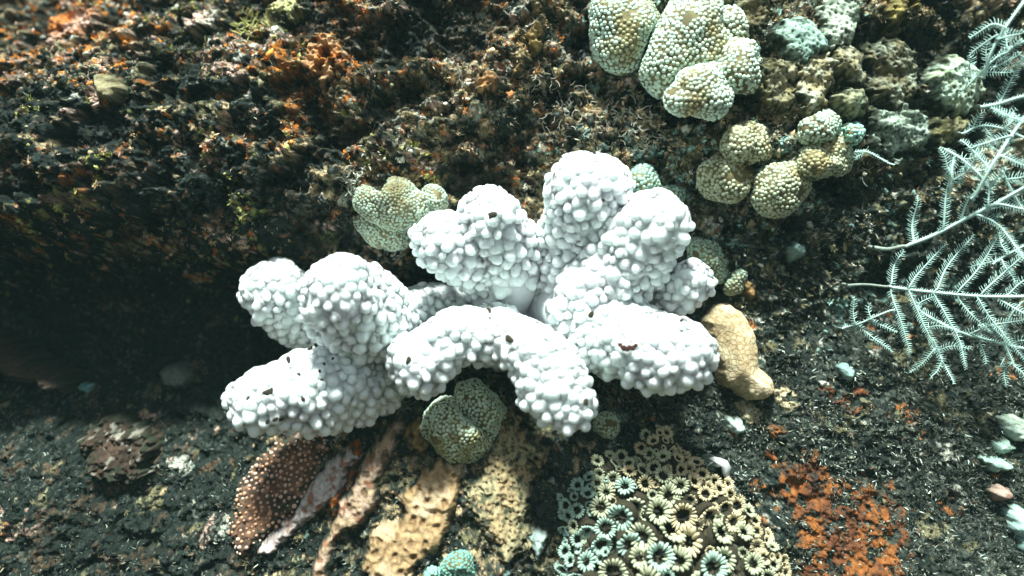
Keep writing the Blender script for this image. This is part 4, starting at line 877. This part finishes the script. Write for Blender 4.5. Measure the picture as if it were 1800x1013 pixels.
def blades(n_, dens, lmin, lmax, wid, cols, bend=0.6, mixc=0.25):
    u, v = PX(n_); k = rng.random(n_) < dens(u, v); u, v = u[k], v[k]; P, n = rock_frame(u, v); m = len(u)
    clump = np.stack([fbm2(u / 22, v / 22, 201, 2), fbm2(u / 22, v / 22, 202, 2) * .3, fbm2(u / 22, v / 22, 203, 2)], 1) * 1.3
    d1 = n + rng.normal(0, .55, (m, 3)) + clump; d1 /= np.linalg.norm(d1, axis=1, keepdims=True)
    d2 = d1 + rng.normal(0, bend, (m, 3)); d2 /= np.linalg.norm(d2, axis=1, keepdims=True)
    L = rng.uniform(lmin, lmax, m)[:, None] * MM; w_ = wid * MM * rng.uniform(.6, 1.3, m)[:, None]
    e1 = np.cross(d1, rng.normal(0, 1, (m, 3))); e1 /= np.linalg.norm(e1, axis=1, keepdims=True)
    P = P - n * 0.0008; a1 = P + d1 * L * .55; a2 = a1 + d2 * L * .45
    VV = np.stack([P - e1 * w_, P + e1 * w_, a1 + e1 * w_ * .9, a1 - e1 * w_ * .9, a2], 1); F0 = np.array([[0, 1, 2], [0, 2, 3], [3, 2, 4]])
    cc = np.array(cols)[rng.integers(0, len(cols), m)] * rng.uniform(.4, 1.25, (m, 1))
    tint = pick(u, v, np.clip(fbm2(u / 30, v / 30, 205, 2) * .9 + .5, 0, 1), 2.0); cc = cc * (1 - mixc) + tint * mixc * rng.uniform(.5, 1.4, (m, 1))
    pt = (0.15 + patch(u, v) * 1.1)[:, None]; pt = pt + np.maximum(0, 1 - pt) * 0.6 * (1 - upper(u, v))[:, None]; cc = cc * pt + np.array((0.018, 0.022, 0.018)) * np.maximum(0, 1 - pt)
    return VV.reshape(-1, 3), (F0[None] + (np.arange(m) * 5)[:, None, None]).reshape(-1, 3), np.repeat(cc, 5, 0)
crev = lambda u, v: np.exp(-((u - 220) / 400) ** 4 - ((v - 590) / 130) ** 4)
lowr = lambda u, v: sstep(950, 1150, u) * sstep(520, 660, v)
bag = Bag()
cl = lambda u, v, sd, lo=-.25, hi=.25: 0.25 + 0.75 * sstep(lo, hi, fbm2(u / 34, v / 30, sd, 3))
V, F, C = blades(300000, lambda u, v: lowr(u, v) * cl(u, v, 401), 5, 14, 0.95, [(0.52, 0.58, 0.50), (0.34, 0.38, 0.32), (0.24, 0.24, 0.16), (0.10, 0.12, 0.10), (0.20, 0.22, 0.18), (0.05, 0.06, 0.05), (0.02, 0.028, 0.026), (0.03, 0.04, 0.036)], mixc=0.12); bag.add(V, F, C)
V, F, C = blades(150000, lambda u, v: np.clip(0.10 + .9 * upper(u, v) * sstep(380, 700, u), 0, 1) * (1 - .97 * crev(u, v)) * cl(u, v, 402), 4, 14, 1.1, [(0.58, 0.55, 0.45), (0.34, 0.31, 0.21), (0.44, 0.40, 0.30), (0.05, 0.05, 0.035), (0.03, 0.035, 0.03), (0.12, 0.08, 0.05), (0.03, 0.035, 0.03)], mixc=0.3); bag.add(V, F, C)
V, F, C = blades(150000, lambda u, v: (1 - upper(u, v)) * (1 - lowr(u, v)) * (1 - .95 * crev(u, v)) * cl(u, v, 403), 4, 12, 0.9, [(0.26, 0.30, 0.26), (0.15, 0.19, 0.165), (0.05, 0.066, 0.056), (0.07, 0.066, 0.04), (0.02, 0.028, 0.026), (0.016, 0.022, 0.02)], mixc=0.15); bag.add(V, F, C)
# fuzzy tufts: blades round a common foot
def tufts(n_, dens, nb, lmin, lmax, wid, boost):
    u, v = PX(n_); k = rng.random(n_) < dens(u, v); u, v = u[k], v[k]; P, n = rock_frame(u, v); c0 = pick(u, v, np.clip(.5 + 1.1 * fbm2(u / 48, v / 40, 601, 3, .6) + rng.normal(0, .10, len(u)), 0, .999), boost) * rng.uniform(.6, 1.4, (len(u), 1))
    c0 = c0 * (0.15 + patch(u, v) * 1.1)[:, None]; sz = rng.uniform(lmin, lmax, len(u)) * MM; P, n, c0, sz = (np.repeat(x, nb, 0) for x in (P, n, c0, sz)); m = len(P)
    d1 = n * 0.7 + rng.normal(0, .75, (m, 3)); d1 /= np.linalg.norm(d1, axis=1, keepdims=True); d2 = d1 + rng.normal(0, .5, (m, 3)); d2 /= np.linalg.norm(d2, axis=1, keepdims=True)
    L = (sz * rng.uniform(.5, 1.1, m))[:, None]; w_ = wid * MM * rng.uniform(.6, 1.3, m)[:, None]; e1 = np.cross(d1, rng.normal(0, 1, (m, 3))); e1 /= np.linalg.norm(e1, axis=1, keepdims=True)
    P = P + rng.normal(0, 1, (m, 3)) * sz[:, None] * 0.22; a1 = P + d1 * L * .6; a2 = a1 + d2 * L * .4
    VV = np.stack([P - e1 * w_, P + e1 * w_, a1 + e1 * w_, a1 - e1 * w_, a2], 1); F0 = np.array([[0, 1, 2], [0, 2, 3], [3, 2, 4]])
    return VV.reshape(-1, 3), (F0[None] + (np.arange(m) * 5)[:, None, None]).reshape(-1, 3), np.repeat(c0 * rng.uniform(.6, 1.2, (m, 1)), 5, 0)
V, F, C = tufts(14000, lambda u, v: np.clip(.08 + upper(u, v), 0, 1) * (1 - .97 * crev(u, v)), 20, 4, 10, 0.7, 2.4); bag.add(V, F, C)
tag(obj("algae_turf", bag.mesh("algae_turf", False), M_turf), "short dark and pale algae turf covering the rock", "algae", kind="stuff")

# ------------------------------------------------------------------ the water: a thin even haze round everything
def box(name, lo, hi, m):
    V = np.array([[x, y, z] for x in (lo[0], hi[0]) for y in (lo[1], hi[1]) for z in (lo[2], hi[2])]); F = np.array([[0, 1, 3, 2], [4, 6, 7, 5], [0, 4, 5, 1], [2, 3, 7, 6], [0, 2, 6, 4], [1, 5, 7, 3]])
    return obj(name, make_mesh(name, V, [F], None, False), m)
mh = bpy.data.materials.new("water_haze"); mh.use_nodes = True; t = mh.node_tree; t.nodes.remove(t.nodes["Principled BSDF"])
pv = t.nodes.new("ShaderNodeVolumePrincipled"); pv.inputs["Color"].default_value = (0.50, 0.92, 0.88, 1); pv.inputs["Density"].default_value = 0.015
t.links.new(pv.outputs[0], t.nodes["Material Output"].inputs["Volume"])
tag(box("haze", (-1.7, -1.1, -1.9), (1.7, 0.5, 1.3), mh), "thin teal water haze over the whole reef", "water", kind="stuff")
